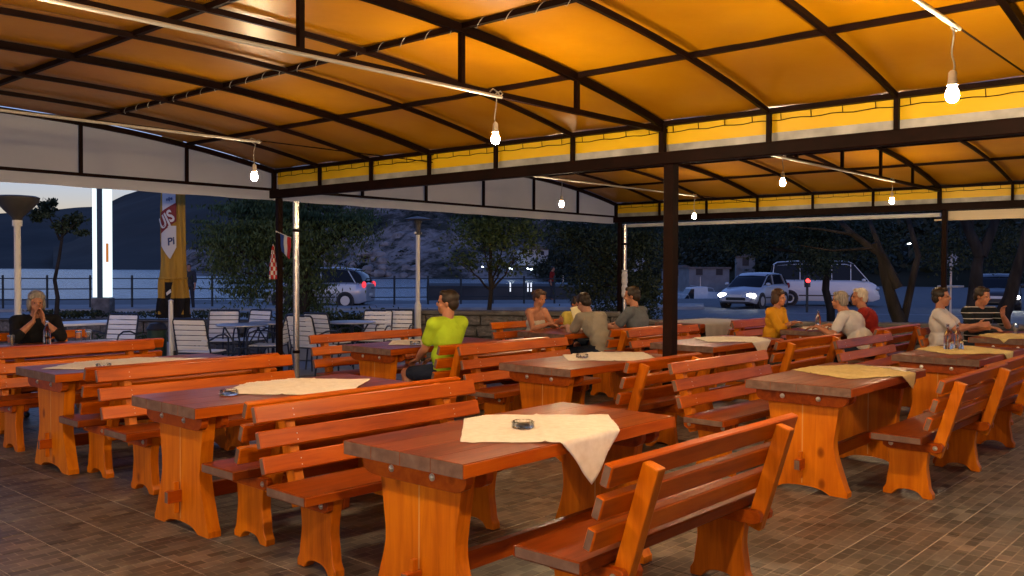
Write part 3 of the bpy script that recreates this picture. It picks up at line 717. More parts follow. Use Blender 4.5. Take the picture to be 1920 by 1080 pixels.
def person(label, loc, rz, s=1.0, lean=.1, head_yaw=0, head_pitch=0, hands=None, skin='skin', hair='hair_d', hairstyle='short',
           top=None, top_kind='tee', legs=None, leg_kind='trousers', stand=False, girth=1.0, side_lean=0, bend=0.0):
    """local frame: facing +y; seated with the hips on a 0.45 m seat at x=0,y=0, or standing at the origin"""
    t = thing('person', label, 'person', loc, rz)
    hipz = .55 if not stand else .93*s
    hip = Vector((0, 0, hipz)); gl = girth
    sp = Vector((side_lean, math.sin(lean), math.cos(lean)))
    waist = hip+sp*.16*s; 
    sp2 = Vector((side_lean, math.sin(lean+bend), math.cos(lean+bend)))
    chest = waist+sp2*.20*s; neck = chest+sp2*.15*s
    hs = neck+Vector((side_lean*.3, math.sin(lean+bend-head_pitch*.5)*.13, math.cos((lean+bend-head_pitch)*.5)*.13))*s
    hc = hs+Vector((0, .018, .035))*s
    b = MB()
    X = Vector((1,0,0))
    # torso
    b.ell(hip+Vector((0,-.01,.0)), (.165*s*gl, .125*s*gl, .11*s), 14, 8)
    b.ell(waist, (.145*s*gl, .105*s*gl, .13*s), 14, 8); b.ell(chest, (.165*s*gl, .112*s*gl, .16*s), 14, 8)
    for q in (-1, 1): b.ell(chest+X*q*.085*s+sp2*.05*s, (.085*s*gl, .082*s*gl, .11*s), 12, 8)
    cap(b, neck-sp2*.05*s, hs, .058*s, .052*s)
    sh = [neck-sp2*.035*s+X*q*.175*s*gl for q in (-1, 1)]
    for q, a in zip((-1, 1), sh): cap(b, neck-sp2*.01*s, a, .055*s, .062*s)
    # head in its own frame
    hm = Matrix.Translation(hc) @ Matrix.Rotation(head_yaw, 4, 'Z') @ Matrix.Rotation(head_pitch, 4, 'X') @ Matrix.Scale(s, 4)
    hb = MB()
    hb.ell((0,-.012,.035), (.074,.093,.088), 16, 10); hb.ell((0,.030,-.030), (.056,.060,.075), 14, 8); hb.ell((0,.052,-.082), (.030,.030,.024), 10, 6)
    hb.ell((0,.088,-.010), (.013,.022,.022), 8, 6); hb.ell((0,.078,.012), (.010,.016,.024), 8, 6)
    hb.ell((0,.078,-.052), (.022,.012,.007), 8, 6); hb.ell((0,.076,-.064), (.019,.012,.007), 8, 6)
    for q in (-1, 1):
        hb.ell((q*.073,-.012,-.008), (.010,.018,.030), 8, 6); hb.ell((q*.030,.070,.026), (.020,.012,.007), 8, 6); hb.ell((q*.040,.055,-.030), (.022,.022,.024), 8, 6)
    cap(hb, (0,-.02,-.10), (0,-.01,-.02), .052, .055)
    b.add([hm @ Vector(v) for v in hb.v], hb.f)
    # arms
    ends = []
    hands = hands or [((-.22,.32,.80), (0,1,-.2), (0,0,-1), .5), ((.22,.32,.80), (0,1,-.2), (0,0,-1), .5)]
    for q, a, hd in zip((-1, 1), sh, hands):
        pole = hd[4] if len(hd) > 4 else (q*.5, -.3, -1)
        el, wr = ik(a, hd[0], .275*s, .245*s, pole)
        cap(b, a, a.lerp(el, .5), .052*s, .046*s); cap(b, a.lerp(el, .5), el, .046*s, .039*s)
        cap(b, el, el.lerp(wr, .35), .040*s, .042*s); cap(b, el.lerp(wr, .35), wr, .042*s, .027*s)
        hand(b, wr, hd[1], hd[2], s*1.02, hd[3], q)
        ends.append((a, el, wr))
    # legs
    lj = []
    for q in (-1, 1):
        h = hip+X*q*.09*s
        if stand:
            st = stand if isinstance(stand, (int, float)) and stand is not True else 0.0
            kn = Vector((q*.10, q*st*.5+.03, .49*s)); an = Vector((q*.10, q*st-.03, .08*s))
        else: kn = Vector((q*.13, .43*s, .52)); an = Vector((q*.14, .40*s if q > 0 else .30*s, .09))
        cap(b, h, h.lerp(kn, .5), .088*s*gl, .076*s); cap(b, h.lerp(kn, .5), kn, .076*s, .055*s)
        cap(b, kn, kn.lerp(an, .35), .054*s, .057*s); cap(b, kn.lerp(an, .35), an, .057*s, .036*s)
        cap(b, an+Vector((0,-.02,-.045)), an+Vector((q*.02,.13*s,-.06)), .036*s, .028*s)
        lj.append((h, kn, an))
    fuse(b, 'body', M[skin], t, .0075 if s > .8 else .007, 3)
    # eyes
    for q in (-1, 1):
        e = MB().ell(hm @ Vector((q*.030,.077,.012)), .008*s, 8, 6); e.build('eye', M['black'], t, smooth=True)
    # hair
    h = MB()
    if hairstyle != 'none':
        h.ell((0,-.030,.052), (.082,.094,.084), 16, 10); h.ell((0,-.055,.000), (.074,.066,.080), 14, 8)
        h.ell((0,.035,.098), (.058,.040,.030), 12, 6)
        for q in (-1, 1): h.ell((q*.062,-.012,.040), (.022,.055,.045), 10, 6)
    if hairstyle == 'bun': h.ell((0,-.135,.030), (.042,.045,.045), 12, 8); h.ell((0,-.09,.02), (.05,.05,.06), 10, 6)
    if hairstyle == 'bob':
        for q in (-1, 1): h.ell((q*.070,-.030,-.005), (.030,.065,.080), 12, 8); h.ell((q*.055,.030,.075), (.038,.045,.035), 10, 6)
        h.ell((0,-.075,-.035), (.080,.050,.070), 12, 8); h.ell((0,-.02,.085), (.088,.098,.070), 14, 8)
    if hairstyle == 'long':
        for q in (-1, 1): cap(h, (q*.075,-.01,.04), (q*.085,-.02,-.16), .032, .030)
        cap(h, (0,-.085,0), (0,-.09,-.18), .065, .06)
    if hairstyle == 'cap': h = MB(); h.ell((0,-.015,.062), (.084,.102,.066), 16, 10); h.ell((0,.085,.052), (.062,.058,.012), 12, 6)
    if h.v:
        hh = MB(); hh.add([hm @ Vector(v) for v in h.v], h.f)
        fuse(hh, 'cap' if hairstyle == 'cap' else 'hair', M[hair], t, .008, 2)
    # top
    c = MB(); g = .013
    c.ell(hip+Vector((0,-.01,.03)), (.172*s*gl, .135*s*gl, .095*s), 16, 8)
    c.ell(waist, ((.145*s)*gl+g*1.5, .105*s*gl+g*1.6, .14*s), 16, 8)
    if top_kind != 'strapless': c.ell(chest, ((.165*s)*gl+g, .112*s*gl+g, .16*s+g), 16, 8)
    else: c.ell(chest-sp2*.05*s, ((.160*s)*gl+g, .115*s*gl+g, .115*s), 16, 8)
    for q in (-1, 1):
        if top_kind != 'strapless': c.ell(chest+X*q*.085*s+sp2*.05*s, (.085*s*gl+g, .082*s*gl+g, .11*s+g), 12, 8)
    if top_kind != 'strapless':
        cap(c, neck-sp2*.055*s, neck-sp2*.005*s, .068*s, .060*s)
        for q, a, (a_, el, wr) in zip((-1, 1), sh, ends):
            cap(c, neck-sp2*.025*s, a, .060*s+g*.6, .062*s+g)
            f = {'tee': .62, 'polo': .66, 'long': 1.0}[top_kind]
            e = a.lerp(el, f); cap(c, a, e, .054*s+g, .050*s+g*1.25)
            if top_kind == 'long': cap(c, el, el.lerp(wr, .25), .044*s+g, .044*s+g*.8)
    fuse(c, 'top', M[top], t, .011, 3)
    # trousers or shorts
    c = MB(); c.ell(hip+Vector((0,-.01,-.01)), (.170*s*gl+.006, .132*s*gl+.006, .105*s), 16, 8)
    for h_, kn, an in lj:
        e = h_.lerp(kn, 1.0 if leg_kind == 'trousers' else .82)
        cap(c, h_, e, .096*s*gl, .070*s)
        if leg_kind == 'trousers': cap(c, kn, an+Vector((0,0,.03)), .066*s, .055*s)
    fuse(c, 'trousers' if leg_kind == 'trousers' else 'shorts', M[legs], t, .012, 2)
    for h_, kn, an in lj:
        c = MB(); cap(c, an+Vector((0,-.035,-.045)), an+Vector((0,.14*s,-.055)), .042*s, .034*s); fuse(c, 'shoe', M['black'], t, .012, 1)
    return t
for n_, c_ in (('lime', (.42,.62,.03)), ('navy', (.02,.028,.05)), ('cream', (.62,.58,.50)), ('yellow', (.62,.50,.10)), ('beige', (.34,.31,.24)), ('greysh', (.13,.15,.17)),
               ('orange', (.72,.34,.02)), ('white', (.64,.62,.60)), ('red', (.26,.02,.015)), ('jeans', (.03,.05,.10)), ('blacktop', (.014,.014,.016)), ('charcoal', (.05,.05,.055))):
    M['f_'+n_] = fabric(n_+'_fabric', c_)
ms = fabric('black_and_white_striped_fabric', (.02,.025,.03)); M['f_stripe'] = ms
tc = N(ms, 'ShaderNodeTexCoord'); wv = N(ms, 'ShaderNodeTexWave', Scale=4.2, Distortion=.5); wv.bands_direction = 'Z'
L(ms, tc.outputs['Object'], wv.inputs['Vector']); sr = ramp(ms, [(.0,(.012,.016,.02)), (.95,(.012,.016,.02)), (.975,(.5,.5,.5))], wv.outputs[0]); L(ms, sr.outputs[0], P(ms).inputs['Base Color'])
PI = math.pi
person('seated man in a lime green t-shirt and dark shorts, seen from behind, head turned left', (-.86, 1.90, 0), 0, lean=-.05, head_yaw=R(34), head_pitch=-.02,
       hands=[((-.10,.30,.66), (.3,1,-.3), (0,0,-1), .5), ((.14,.30,.66), (-.2,1,-.3), (0,0,-1), .5)], top='f_lime', legs='f_navy', leg_kind='shorts', girth=1.06)
person('seated woman in a white strapless top with her hair tied up, looking down', (2.28, 3.45, 0), PI, lean=.12, head_pitch=-.35, hair='hair_b', hairstyle='bun',
       hands=[((-.08,.38,.88), (.3,1,.2), (1,0,0), .9), ((.12,.36,.84), (-.3,1,0), (0,0,-1), .7)], top='f_cream', top_kind='strapless', legs='f_navy', s=.92, girth=.98)
person('small dark haired boy in a yellow t-shirt between the woman and the man', (2.98, 3.40, 0), PI-.2, lean=.25, head_pitch=-.45, s=.80, girth=.95,
       hands=[((-.10,.36,.84), (.2,1,.2), (1,0,0), .7), ((.12,.36,.84), (-.2,1,.2), (-1,0,0), .7)], top='f_yellow', legs='f_navy', leg_kind='shorts')
person('man in a beige t-shirt bent over the papers on the table, his back to us', (2.02, 2.08, 0), -.12, lean=.36, bend=.25, head_pitch=-.5, skin='skin_l', side_lean=0,
       hands=[((-.05,.60,.84), (.2,1,-.1), (0,0,-1), .5), ((.22,.52,.84), (-.3,1,-.1), (0,0,-1), .5)], top='f_beige', legs='f_navy', girth=1.08)
person('bald tanned man in a grey t-shirt beside the man in beige', (2.76, 2.02, 0), .15, lean=.22, head_pitch=-.1, hairstyle='short', hair='hair_d', head_yaw=.25,
       hands=[((-.2,.50,.84), (.2,1,-.1), (0,0,-1), .5), ((.2,.50,.84), (-.2,1,-.1), (0,0,-1), .5)], top='f_greysh', legs='f_navy', girth=1.15)
person('woman in a bright orange blouse with short brown hair, arms folded on the table', (4.72, 1.22, 0), PI, lean=.18, hair='hair_b', hairstyle='bob', s=.93,
       hands=[((.02,.30,.84), (1,.2,0), (0,0,-1), .4), ((-.04,.34,.85), (-1,.2,0), (0,0,-1), .4)], top='f_orange', top_kind='long', legs='f_navy', girth=1.05)
person('stout grey haired man in a white shirt leaning to the table, seen from behind', (4.62, -.12, 0), .1, lean=.38, bend=.15, hair='hair_g', side_lean=-.02, head_pitch=-.05, head_yaw=-.2,
       hands=[((-.30,.52,.84), (0,1,-.2), (0,0,-1), .5), ((.16,.50,.84), (0,1,-.2), (0,0,-1), .5)], top='f_white', legs='f_navy', girth=1.28)
person('white haired man in a dark red shirt beside the man in white', (5.15, -.08, 0), .25, lean=.34, hair='hair_w', head_yaw=.45,
       hands=[((-.2,.46,.84), (0,1,-.2), (0,0,-1), .5), ((.2,.46,.84), (0,1,-.2), (0,0,-1), .5)], top='f_red', legs='f_navy', girth=1.12)
person('dark haired man in a white polo shirt in profile, holding his hands over the table', (4.95, -.92, 0), PI+.15, lean=.0, hands=[((-.05,.44,.87), (.3,1,.1), (1,0,0), .8), ((.06,.42,.90), (-.2,1,.1), (-1,0,0), .8)],
       top='f_white', top_kind='polo', legs='f_jeans', girth=1.04)
person('man in a black polo shirt with white stripes, one hand raised', (6.05, -1.05, 0), PI-.6, lean=.12, head_yaw=.35, head_pitch=-.2, hands=[((-.20,.24,.98), (.3,.3,1), (0,1,0), .7, (-1,0,-1)), ((.15,.42,.84), (-.2,1,-.1), (0,0,-1), .5)],
       top='f_stripe', top_kind='polo', legs='f_navy', girth=1.12)
person('old woman in a black top and grey shawl with both hands under her chin', (-3.14, 5.95, 0), PI-.22, lean=.30, head_pitch=-.02, hair='hair_g', hairstyle='bob', s=.95, skin='skin',
       hands=[((-.05,.33,.985), (.2,.05,1), (1,.3,0), .35, (-.6,.6,-1)), ((.05,.33,.985), (-.2,.05,1), (-1,.3,0), .35, (.6,.6,-1))], top='f_blacktop', top_kind='long', legs='f_blacktop', girth=1.12)
# walker on the quay
p_ = gp(355, 33); person('far person walking along the quay railing behind the closed parasol', (p_.x, p_.y, -.03), R(140), stand=.16, hair='hair_d', top='f_charcoal', top_kind='long', legs='f_charcoal',
       hands=[((-.22,.12,.85), (0,.2,-1), (1,0,0), .4), ((.22,-.1,.85), (0,.2,-1), (-1,0,0), .4)])
p_ = gp(1034, 47); person('far person in a dark red jacket standing by the boats', (p_.x, p_.y, -.03), R(200), stand=.06, hair='hair_d', top='f_red', top_kind='long', legs='f_charcoal',
       hands=[((-.24,.05,.85), (0,.2,-1), (1,0,0), .4), ((.24,.05,.85), (0,.2,-1), (-1,0,0), .4)])
# ------------------------------------------------------------------ chairs and tables outside
def make_chair():
    """stacking chair: dark tube frame, pale slats; faces +y"""
    t = thing('terrace_chair', 'c', 'chair', group='pale slatted chairs on the open terrace')
    for q in (-1, 1):
        x = q*.25
        MB().tube([(x,-.26,0),(x,-.20,.42),(x*.98,-.25,.62),(x*.95,-.31,.84),(x*.86,-.325,.875)], .0125, 8).build('back_tube', M['navy_metal'], t, smooth=True)
        MB().tube([(x,.26,0),(x*1.04,.25,.50),(x*1.08,.22,.60),(x*1.1,.12,.645),(x*1.1,-.05,.64),(x*1.06,-.18,.60),(x*.98,-.25,.58)], .0125, 8).build('arm_tube', M['navy_metal'], t, smooth=True)
    MB().tube([(-.215,-.325,.875),(.215,-.325,.875)], .0125, 8).build('top_tube', M['navy_metal'], t)
    MB().tube([(-.25,-.2,.4),(-.25,.2,.4),(.25,.2,.4),(.25,-.2,.4),(-.25,-.2,.4)], .011, 8).build('seat_frame', M['navy_metal'], t)
    for i in range(6):
        f = (i+.5)/6; y = -.215-.105*f; z = .44+.42*f
        MB().box(-.228, .228, -.008, .008, -.030, .030, mt=Matrix.Translation((0, y, z)) @ Matrix.Rotation(R(14), 4, 'X')).build('slat', M['white_plastic'], t, bevel=.005)
    for i in range(6):
        MB().box(-.235, .235, -.033, .033, .408, .424, mt=Matrix.Translation((0, -.17+i*.075, .004*math.cos(i)))).build('slat', M['white_plastic'], t, bevel=.005)
    return t
ch0 = make_chair(); first = [True]
def chair(px, d, face, label):
    p = gp(px, d)
    a = face
    if first[0]: first[0] = False; ch0.location = p; ch0.rotation_euler = (0,0,a); ch0['label'] = label
    else: copy_tree(ch0, p, a, label)
yw = math.degrees(_yaw)   # facing angles: yw-90 faces away from the camera
A0 = R(yw-90)
chair(378, 12.3, A0+R(-12), 'nearest terrace chair, its whole slatted back towards us, beside the white pole')
chair(207, 12.9, A0+R(170), 'white chair in front of the lit advertising column')
chair(412, 14.2, A0+R(185), 'white chair behind the round black table, facing us')
chair(462, 14.4, A0+R(150), 'white chair right behind the round black table')
chair(505, 13.4, A0+R(88), 'white chair seen from the side, just left of the black corner post')
chair(588, 13.2, A0+R(-28), 'left one of two chair backs right of the silver downpipe')
chair(618, 13.9, A0+R(-30), 'right one of two chair backs right of the silver downpipe')
chair(699, 14.4, A0+R(172), 'left one of the two white chairs near the thin lamp post')
chair(741, 14.6, A0+R(176), 'right one of the two white chairs near the thin lamp post')
def make_ctable():
    t = thing('terrace_table', 't', 'table', group='black tables on the open terrace')
    MB().lathe([(.0,.70),(.36,.70),(.37,.71),(.37,.72),(.35,.728),(0,.728)], 28).build('tabletop', M['alu'], t, smooth=True)
    for k in range(4):
        a = PI/4+k*PI/2; c, s = math.cos(a), math.sin(a)
        MB().tube([(.26*c,.26*s,.70),(.07*c,.07*s,.38),(.30*c,.30*s,.0)], .013, 8).build('leg', M['navy_metal'], t, smooth=True)
    MB().lathe([(.09,.36),(.10,.36),(.10,.38),(.09,.38)], 16).build('leg_ring', M['navy_metal'], t)
    return t
tb0 = make_ctable(); tb0.location = gp(453, 13.3); tb0['label'] = 'round black terrace table left of the black corner post'
copy_tree(tb0, gp(512, 13.9), .3, 'round terrace table partly behind the black corner post')
copy_tree(tb0, gp(660, 14.1), .2, 'terrace table between the two pairs of white chairs')
t = thing('white_top_table', 'long table with a bright white top left of the white chair', 'table', gp(168, 13.6))
MB().box(-.55,.55,-.35,.35,.70,.735).build('tabletop', M['white_plastic'], t, bevel=.008)
for x in (-.48,.48):
    for y in (-.28,.28): MB().box(x-.02,x+.02,y-.02,y+.02,0,.70).build('leg', M['navy_metal'], t)
# white planter boxes / low kerb along the terrace edge
M['planter'] = rough_tex('white_washed_concrete', [(.3,(.34,.36,.38)), (.7,(.50,.52,.54))], 3, .8, .2, bmp=.15)
def leaves(b, c, r, n, sz, clump=12, squash=1.0, droop=0.0, seedv=None):
    """leaf quads gathered in clumps through an ellipsoid"""
    c = np.array(c, float); r = np.array(r, float)
    g_ = rng.normal(size=(clump, 3)); g_ /= np.linalg.norm(g_, axis=1)[:, None]
    cc = g_*(rng.random((clump, 1))**.45)
    idx = rng.integers(0, clump, n)
    off = rng.normal(size=(n, 3))*(.20+.16*rng.random((clump, 1)))[idx]
    off[:, 2] *= squash
    if droop: off[:, 2] -= droop*np.abs(off[:, 2])
    p = c+(cc[idx]+off)*r
    d1 = rng.normal(size=(n, 3)); d1 /= np.linalg.norm(d1, axis=1)[:, None]
    if droop: d1[:, 2] -= 1.2; d1 /= np.linalg.norm(d1, axis=1)[:, None]
    d2 = np.cross(d1, rng.normal(size=(n, 3))); d2 /= np.linalg.norm(d2, axis=1)[:, None]
    s = sz*(.6+.8*rng.random((n, 1)))
    ln = 1.6 if not droop else 3.0
    q = np.stack([p-d1*s*ln*.5, p+d2*s*.38, p+d1*s*ln*.5, p-d2*s*.38], 1).reshape(-1, 3)
    k = len(b.v); b.v += [tuple(v) for v in q.tolist()]; b.f += [(k+4*i, k+4*i+1, k+4*i+2, k+4*i+3) for i in range(n)]; b.mi += [0]*n
def leaf_mat(name, a, b_, t=.25):
    m = rough_tex(name, [(.3, a), (.7, b_)], 1.7, .6, .3, detail=4, bmp=0); 
    return m
M['leaf'] = leaf_mat('dark_green_leaf', (.025,.050,.016), (.065,.105,.035))
M['leaf_y'] = leaf_mat('feathery_green_leaf', (.035,.062,.020), (.095,.14,.045))
M['leaf_d'] = leaf_mat('deep_green_leaf', (.018,.030,.014), (.042,.062,.026)); M['leaf_f'] = leaf_mat('far_scrub_leaf', (.012,.018,.009), (.026,.036,.018))
M['bark'] = rough_tex('grey_brown_bark', [(.3,(.014,.012,.011)), (.7,(.045,.040,.036))], 7, .9, .15, bmp=.7, bd=.03, stretch=(1,1,.3))
for px, d, ln, l in ((262, 14.6, 2.0, 'white planter trough behind the closed parasol'), (585, 15.4, 1.5, 'white planter trough behind the two chair backs')):
    t = thing('planter_trough', l, 'planter', gp(px, d), R(yw-90))
    MB().box(-ln/2, ln/2, -.18, .18, 0, .34).build('trough', M['planter'], t, bevel=.01)
    b = MB(); leaves(b, (0, 0, .42), (ln*.42, .14, .12), 700, .035, 14); b.build('shrubs', M['leaf'], t)
t = thing('bin', 'dark green cylindrical bin beside the nearest terrace chair', 'bin', gp(294, 13.2))
MB().lathe([(.12,0),(.13,.02),(.135,.62),(.14,.66),(.12,.68),(.0,.68)], 16).build('body', mat('dark_green_plastic', (.02,.05,.03), .5), t, smooth=True)
MB().lathe([(.145,.64),(.15,.66),(.10,.74),(0,.76)], 16).build('lid', M['black'], t, smooth=True)

# ------------------------------------------------------------------ stone walls
M['stone'] = rough_tex('rough_grey_stone', [(.25,(.07,.065,.06)), (.5,(.14,.13,.12)), (.75,(.24,.225,.21))], 5, .9, .2, detail=8, bmp=.6, bd=.03)
M['mortar'] = rough_tex('wall_mortar', [(.3,(.05,.05,.048)), (.7,(.085,.08,.075))], 12, .95, .1)
def stone_wall(a, b_, h, label, lim, cap_=True, th=.34, row=.19, base=0):
    a, b_ = Vector(a), Vector(b_); d = b_-a; ln = d.length; ang = math.atan2(d.y, d.x)
    t = thing('stone_wall', label, 'wall', (a.x, a.y, base), ang)
    MB().box(0, ln, .03, th-.03, 0, h-.05).build('core', M['mortar'], t)
    me = []
    for v in range(5):
        m_ = MB().box(-.5,.5,-.5,.5,-.5,.5)
        ms_ = m_.mesh('stone', M['stone'], bevel=.09, seg=1)
        for vx in ms_.vertices: vx.co += Vector([random.uniform(-.05,.05) for _ in range(3)])
        me.append(ms_)
    cnt = 0; z = 0; many = MB()
    while z < h-.06:
        hh = min(row*random.uniform(.85,1.2), h-.05-z); x = random.uniform(-.15, 0)
        while x < ln:
            w_ = random.uniform(.22,.50); x1 = min(x+w_, ln); xa = max(x, 0)
            if x1-xa > .08:
                for sd in ((0,) ):
                    c = Vector(((xa+x1)/2, .05, z+hh/2)); sc = (x1-xa-.018, .16*random.uniform(.85,1.2), hh-.016)
                    if cnt < lim: o = linkm('stone', random.choice(me), t, c); o.scale = sc; cnt += 1
                    else: many.box(xa+.01, x1-.01, -.02, .1, z+.01, z+hh-.01)
            x = x1+.0
        z += hh
    if many.v: tag(many.build('stone', M['stone'], t), kind='stuff')
    if cap_: MB().box(-.02, ln+.02, -.05, th+.02, h-.05, h+.02).build('coping', M['planter'] if cap_ == 2 else M['stone'], t, bevel=.012)
    return t
wa_, wb_, wc_ = gp(762, 15.2), gp(1160, 14.6), gp(1480, 13.9)
stone_wall(wa_, wb_, .84, 'low wall of squared stones between the thin lamp post and the far corner post', 160)
stone_wall(wb_+(wc_-wb_)*.004, gp(2300, 13.2), .72, 'low stone wall behind the brown post and the right hand tables', 130)
stone_wall(gp(-500, 16.6), gp(575, 16.2), .66, 'dark rough stone bank behind the left terrace chairs', 160, cap_=False)
t = thing('hedge', 'low dark hedge between the chairs and the silver car', 'hedge', gp(668, 16.4), R(yw-90))
b = MB(); leaves(b, (0,0,.38), (1.25,.3,.34), 5200, .05, 40); b.build('foliage', M['leaf_d'], t)
# grass tufts on the bank
b = MB()
for i in range(26):
    p = gp(random.uniform(-60, 560), 16.9); leaves(b, (p.x, p.y, .68), (.30,.2,.06), 120, .04, 6)
tag(b.build('bank_grass', M['leaf_d']), kind='stuff')

# ------------------------------------------------------------------ lamp posts
def lamp(px, d, cone, label):
    t = thing('lamp_post', label, 'lamp post', gp(px, d), 0, None)
    MB().tube([(0,0,0),(0,0,.95)], .056, 14).tube([(0,0,.95),(0,0,1.0)], [.056,.038], 14).tube([(0,0,1.0),(0,0,2.08 if cone else 2.12)], .036, 14).build('pole', M['white_paint'], t, smooth=True)
    dk = mat('dark_lamp_hood', (.06,.06,.07), .5)
    if cone:
        MB().lathe([(.05,2.08),(.06,2.12),(.14,2.20),(.225,2.30),(.235,2.345),(.20,2.36),(0,2.375)], 28).build('lamp_hood', rough_tex('grey_lamp_hood', [(.3,(.045,.045,.05)), (.7,(.06,.06,.065))], 3, .5, .4), t, smooth=True)
        MB().lathe([(.05,2.02),(.052,2.02),(.052,2.09),(.04,2.10)], 16).build('collar', M['white_paint'], t)
    else:
        MB().lathe([(.235,2.372),(.24,2.378),(.12,2.41),(.03,2.425),(0,2.43)], 28).lathe([(.0,2.355),(.20,2.36),(.235,2.372),(0,2.374)], 28).build('lamp_disc', dk, t, smooth=True)
        MB().lathe([(.05,2.12),(.055,2.15),(.04,2.18),(.05,2.30),(.07,2.355)], 16).build('lamp_neck', dk, t, smooth=True)
        MB().tube([(-.075,0,2.15),(.075,0,2.15)], .02, 8).build('lamp_bracket', M['white_paint'], t)
lamp(33, 10.2, True, 'white lamp post at the left edge with a wide cone shaped dark hood')
lamp(783.5, 15.0, False, 'thin white lamp post with a flat disc hood in front of the scree slope')
# short white pole
t = thing('short_pole', 'short silver white pole standing before the closed parasol', 'pole', gp(320, 12.2))
MB().tube([(0,0,0),(0,0,1.10)], .030, 14).build('pole', M['white_paint'], t, smooth=True); MB().lathe([(.034,1.09),(.034,1.115),(0,1.13)], 14).build('pole_cap', M['alu'], t)

# ------------------------------------------------------------------ closed parasol
pp = gp(325, 13.6)
t = thing('closed_parasol', 'closed gold beer parasol with a white and red label, tied above a dark fringe', 'parasol', pp, R(yw-90))
M['gold'] = rough_tex('gold_brown_canvas', [(.3,(.30,.17,.03)), (.7,(.46,.28,.05))], 5, .8, .2, bmp=.5, bd=.02, stretch=(1,1,.25))
def folds(z0, z1, r0, r1, m, name, n=64, rows=26, dep=.16, col=None, a0=0, a1=2*PI, add=0, flare=None):
    b = MB(); vs = []; fs = []
    full = abs(a1-a0-2*PI) < 1e-6
    for i in range(rows+1):
        f = i/rows; z = z0+(z1-z0)*f; r = r0+(r1-r0)*f
        if flare: r *= flare(f)
        for k in range(n+(0 if full else 1)):
            a = a0+(a1-a0)*k/n
            rr = r*(1+dep*math.sin(8*a+1.2*math.sin(z*3))+.05*math.sin(17*a+z*9))+add
            vs.append((rr*math.cos(a), rr*math.sin(a)*.9, z))
    w_ = n if full else n+1
    for i in range(rows):
        for k in range(n): fs.append((i*w_+k, i*w_+(k+1) % w_, (i+1)*w_+(k+1) % w_, (i+1)*w_+k))
    return b.add(vs, fs).build(name, m, t, smooth='all')
folds(1.40, 3.55, .178, .140, M['gold'], 'canopy', dep=.10, flare=lambda f: 1-.05*math.sin(f*9))
folds(.86, 1.40, .188, .168, M['gold'], 'canopy_skirt', dep=.24, flare=lambda f: 1+.10*(1-f))
folds(.80, 1.10, .212, .196, M['f_blacktop'], 'fringe', dep=.22)
MB().tube([(0,0,0),(0,0,3.6)], .024, 12).build('pole', M['alu'], t, smooth=True)
MB().lathe([(.26,0),(.27,.03),(.25,.07),(.05,.09),(.04,.30),(0,.30)], 24).build('base', M['black'], t, smooth=True)
MB().lathe([(.205,1.385),(.209,1.40),(.205,1.415)], 24).build('tie_strap', M['gold'], t)
# printed label on the folded cloth (curved to it) and its lettering
def wrapz(vs, r, zc):
    out = []
    for x, z in vs:
        a = -PI/2 + x/r; rr = r*(1+.0)+.0
        out.append((rr*math.cos(a), rr*math.sin(a)*.9, zc+z))
    return out
def patch(name, poly, r, zc, m):
    b = MB(); 
    # fill as strips so that it follows the curve
    xs = sorted(set(round(p[0], 4) for p in poly)); x0, x1 = min(xs), max(xs); n = 14
    def rng_at(x):
        zs = []
        for i in range(len(poly)):
            (ax, az), (bx, bz) = poly[i], poly[(i+1) % len(poly)]
            if ax != bx and min(ax, bx)-1e-9 <= x <= max(ax, bx)+1e-9: zs.append(az+(bz-az)*(x-ax)/(bx-ax))
        return min(zs), max(zs)
    vs = []
    for i in range(n+1):
        x = x0+(x1-x0)*i/n; lo, hi = rng_at(min(max(x, x0+1e-4), x1-1e-4)); vs += [(x, lo), (x, hi)]
    b.add(wrapz(vs, r, zc), [(2*i, 2*i+2, 2*i+3, 2*i+1) for i in range(n)])
    return b.build(name, m, t, smooth='all')
mw_ = mat('white_print', (.55,.57,.60), .7); mr_ = mat('red_print', (.17,.012,.015), .7); mb_ = mat('blue_print', (.02,.05,.16), .7)
patch('white_label', [(-.13,.0),(.02,-.20),(.11,-.02),(.11,.30),(-.13,.30)], .206, 1.88, mw_)
patch('white_label', [(-.11,.0),(.10,.14),(.10,.32),(-.11,.32)], .198, 2.38, mw_)
patch('red_band', [(-.135,.0),(.115,.19),(.115,.47),(-.135,.32)], .209, 2.06, mr_)
def letters(txt, size, x, z, r, rot, m, name, shear=.0, parent=None, sx=1):
    cu = bpy.data.curves.new(name, 'FONT'); cu.body = txt; cu.size = size; cu.align_x = 'CENTER'; cu.shear = shear; cu.resolution_u = 3
    o = bpy.data.objects.new('tmp', cu); COL.objects.link(o); o.data.offset = size*.03
    dg = bpy.context.evaluated_depsgraph_get(); me = bpy.data.meshes.new_from_object(o.evaluated_get(dg)); bpy.data.objects.remove(o)
    ca, sa = math.cos(rot), math.sin(rot)
    for v in me.vertices:
        a, b_ = v.co.x*sx, v.co.y; X_, Z_ = x+a*ca-b_*sa, z+a*sa+b_*ca; an = -PI/2+X_/r
        v.co = (r*math.cos(an), r*math.sin(an)*.9, Z_)
    me.materials.clear(); me.materials.append(m); return linkm(name, me, parent or t)
patch('dark_print', [(-.05,.0),(.05,.0),(.06,.36),(-.06,.36)], .214, .98, M['f_blacktop'])
patch('white_label', [(-.03,.0),(.04,.05),(.03,.10),(-.04,.04)], .216, 1.14, mw_)
letters('UJS', .24, -.01, 2.20, .2125, .62, mw_, 'lettering', .2, sx=.8)
letters('Pi', .15, .04, 1.90, .210, .25, mb_, 'lettering', .2)
letters('nije', .07, .01, 2.56, .202, .25, mb_, 'lettering', .2)

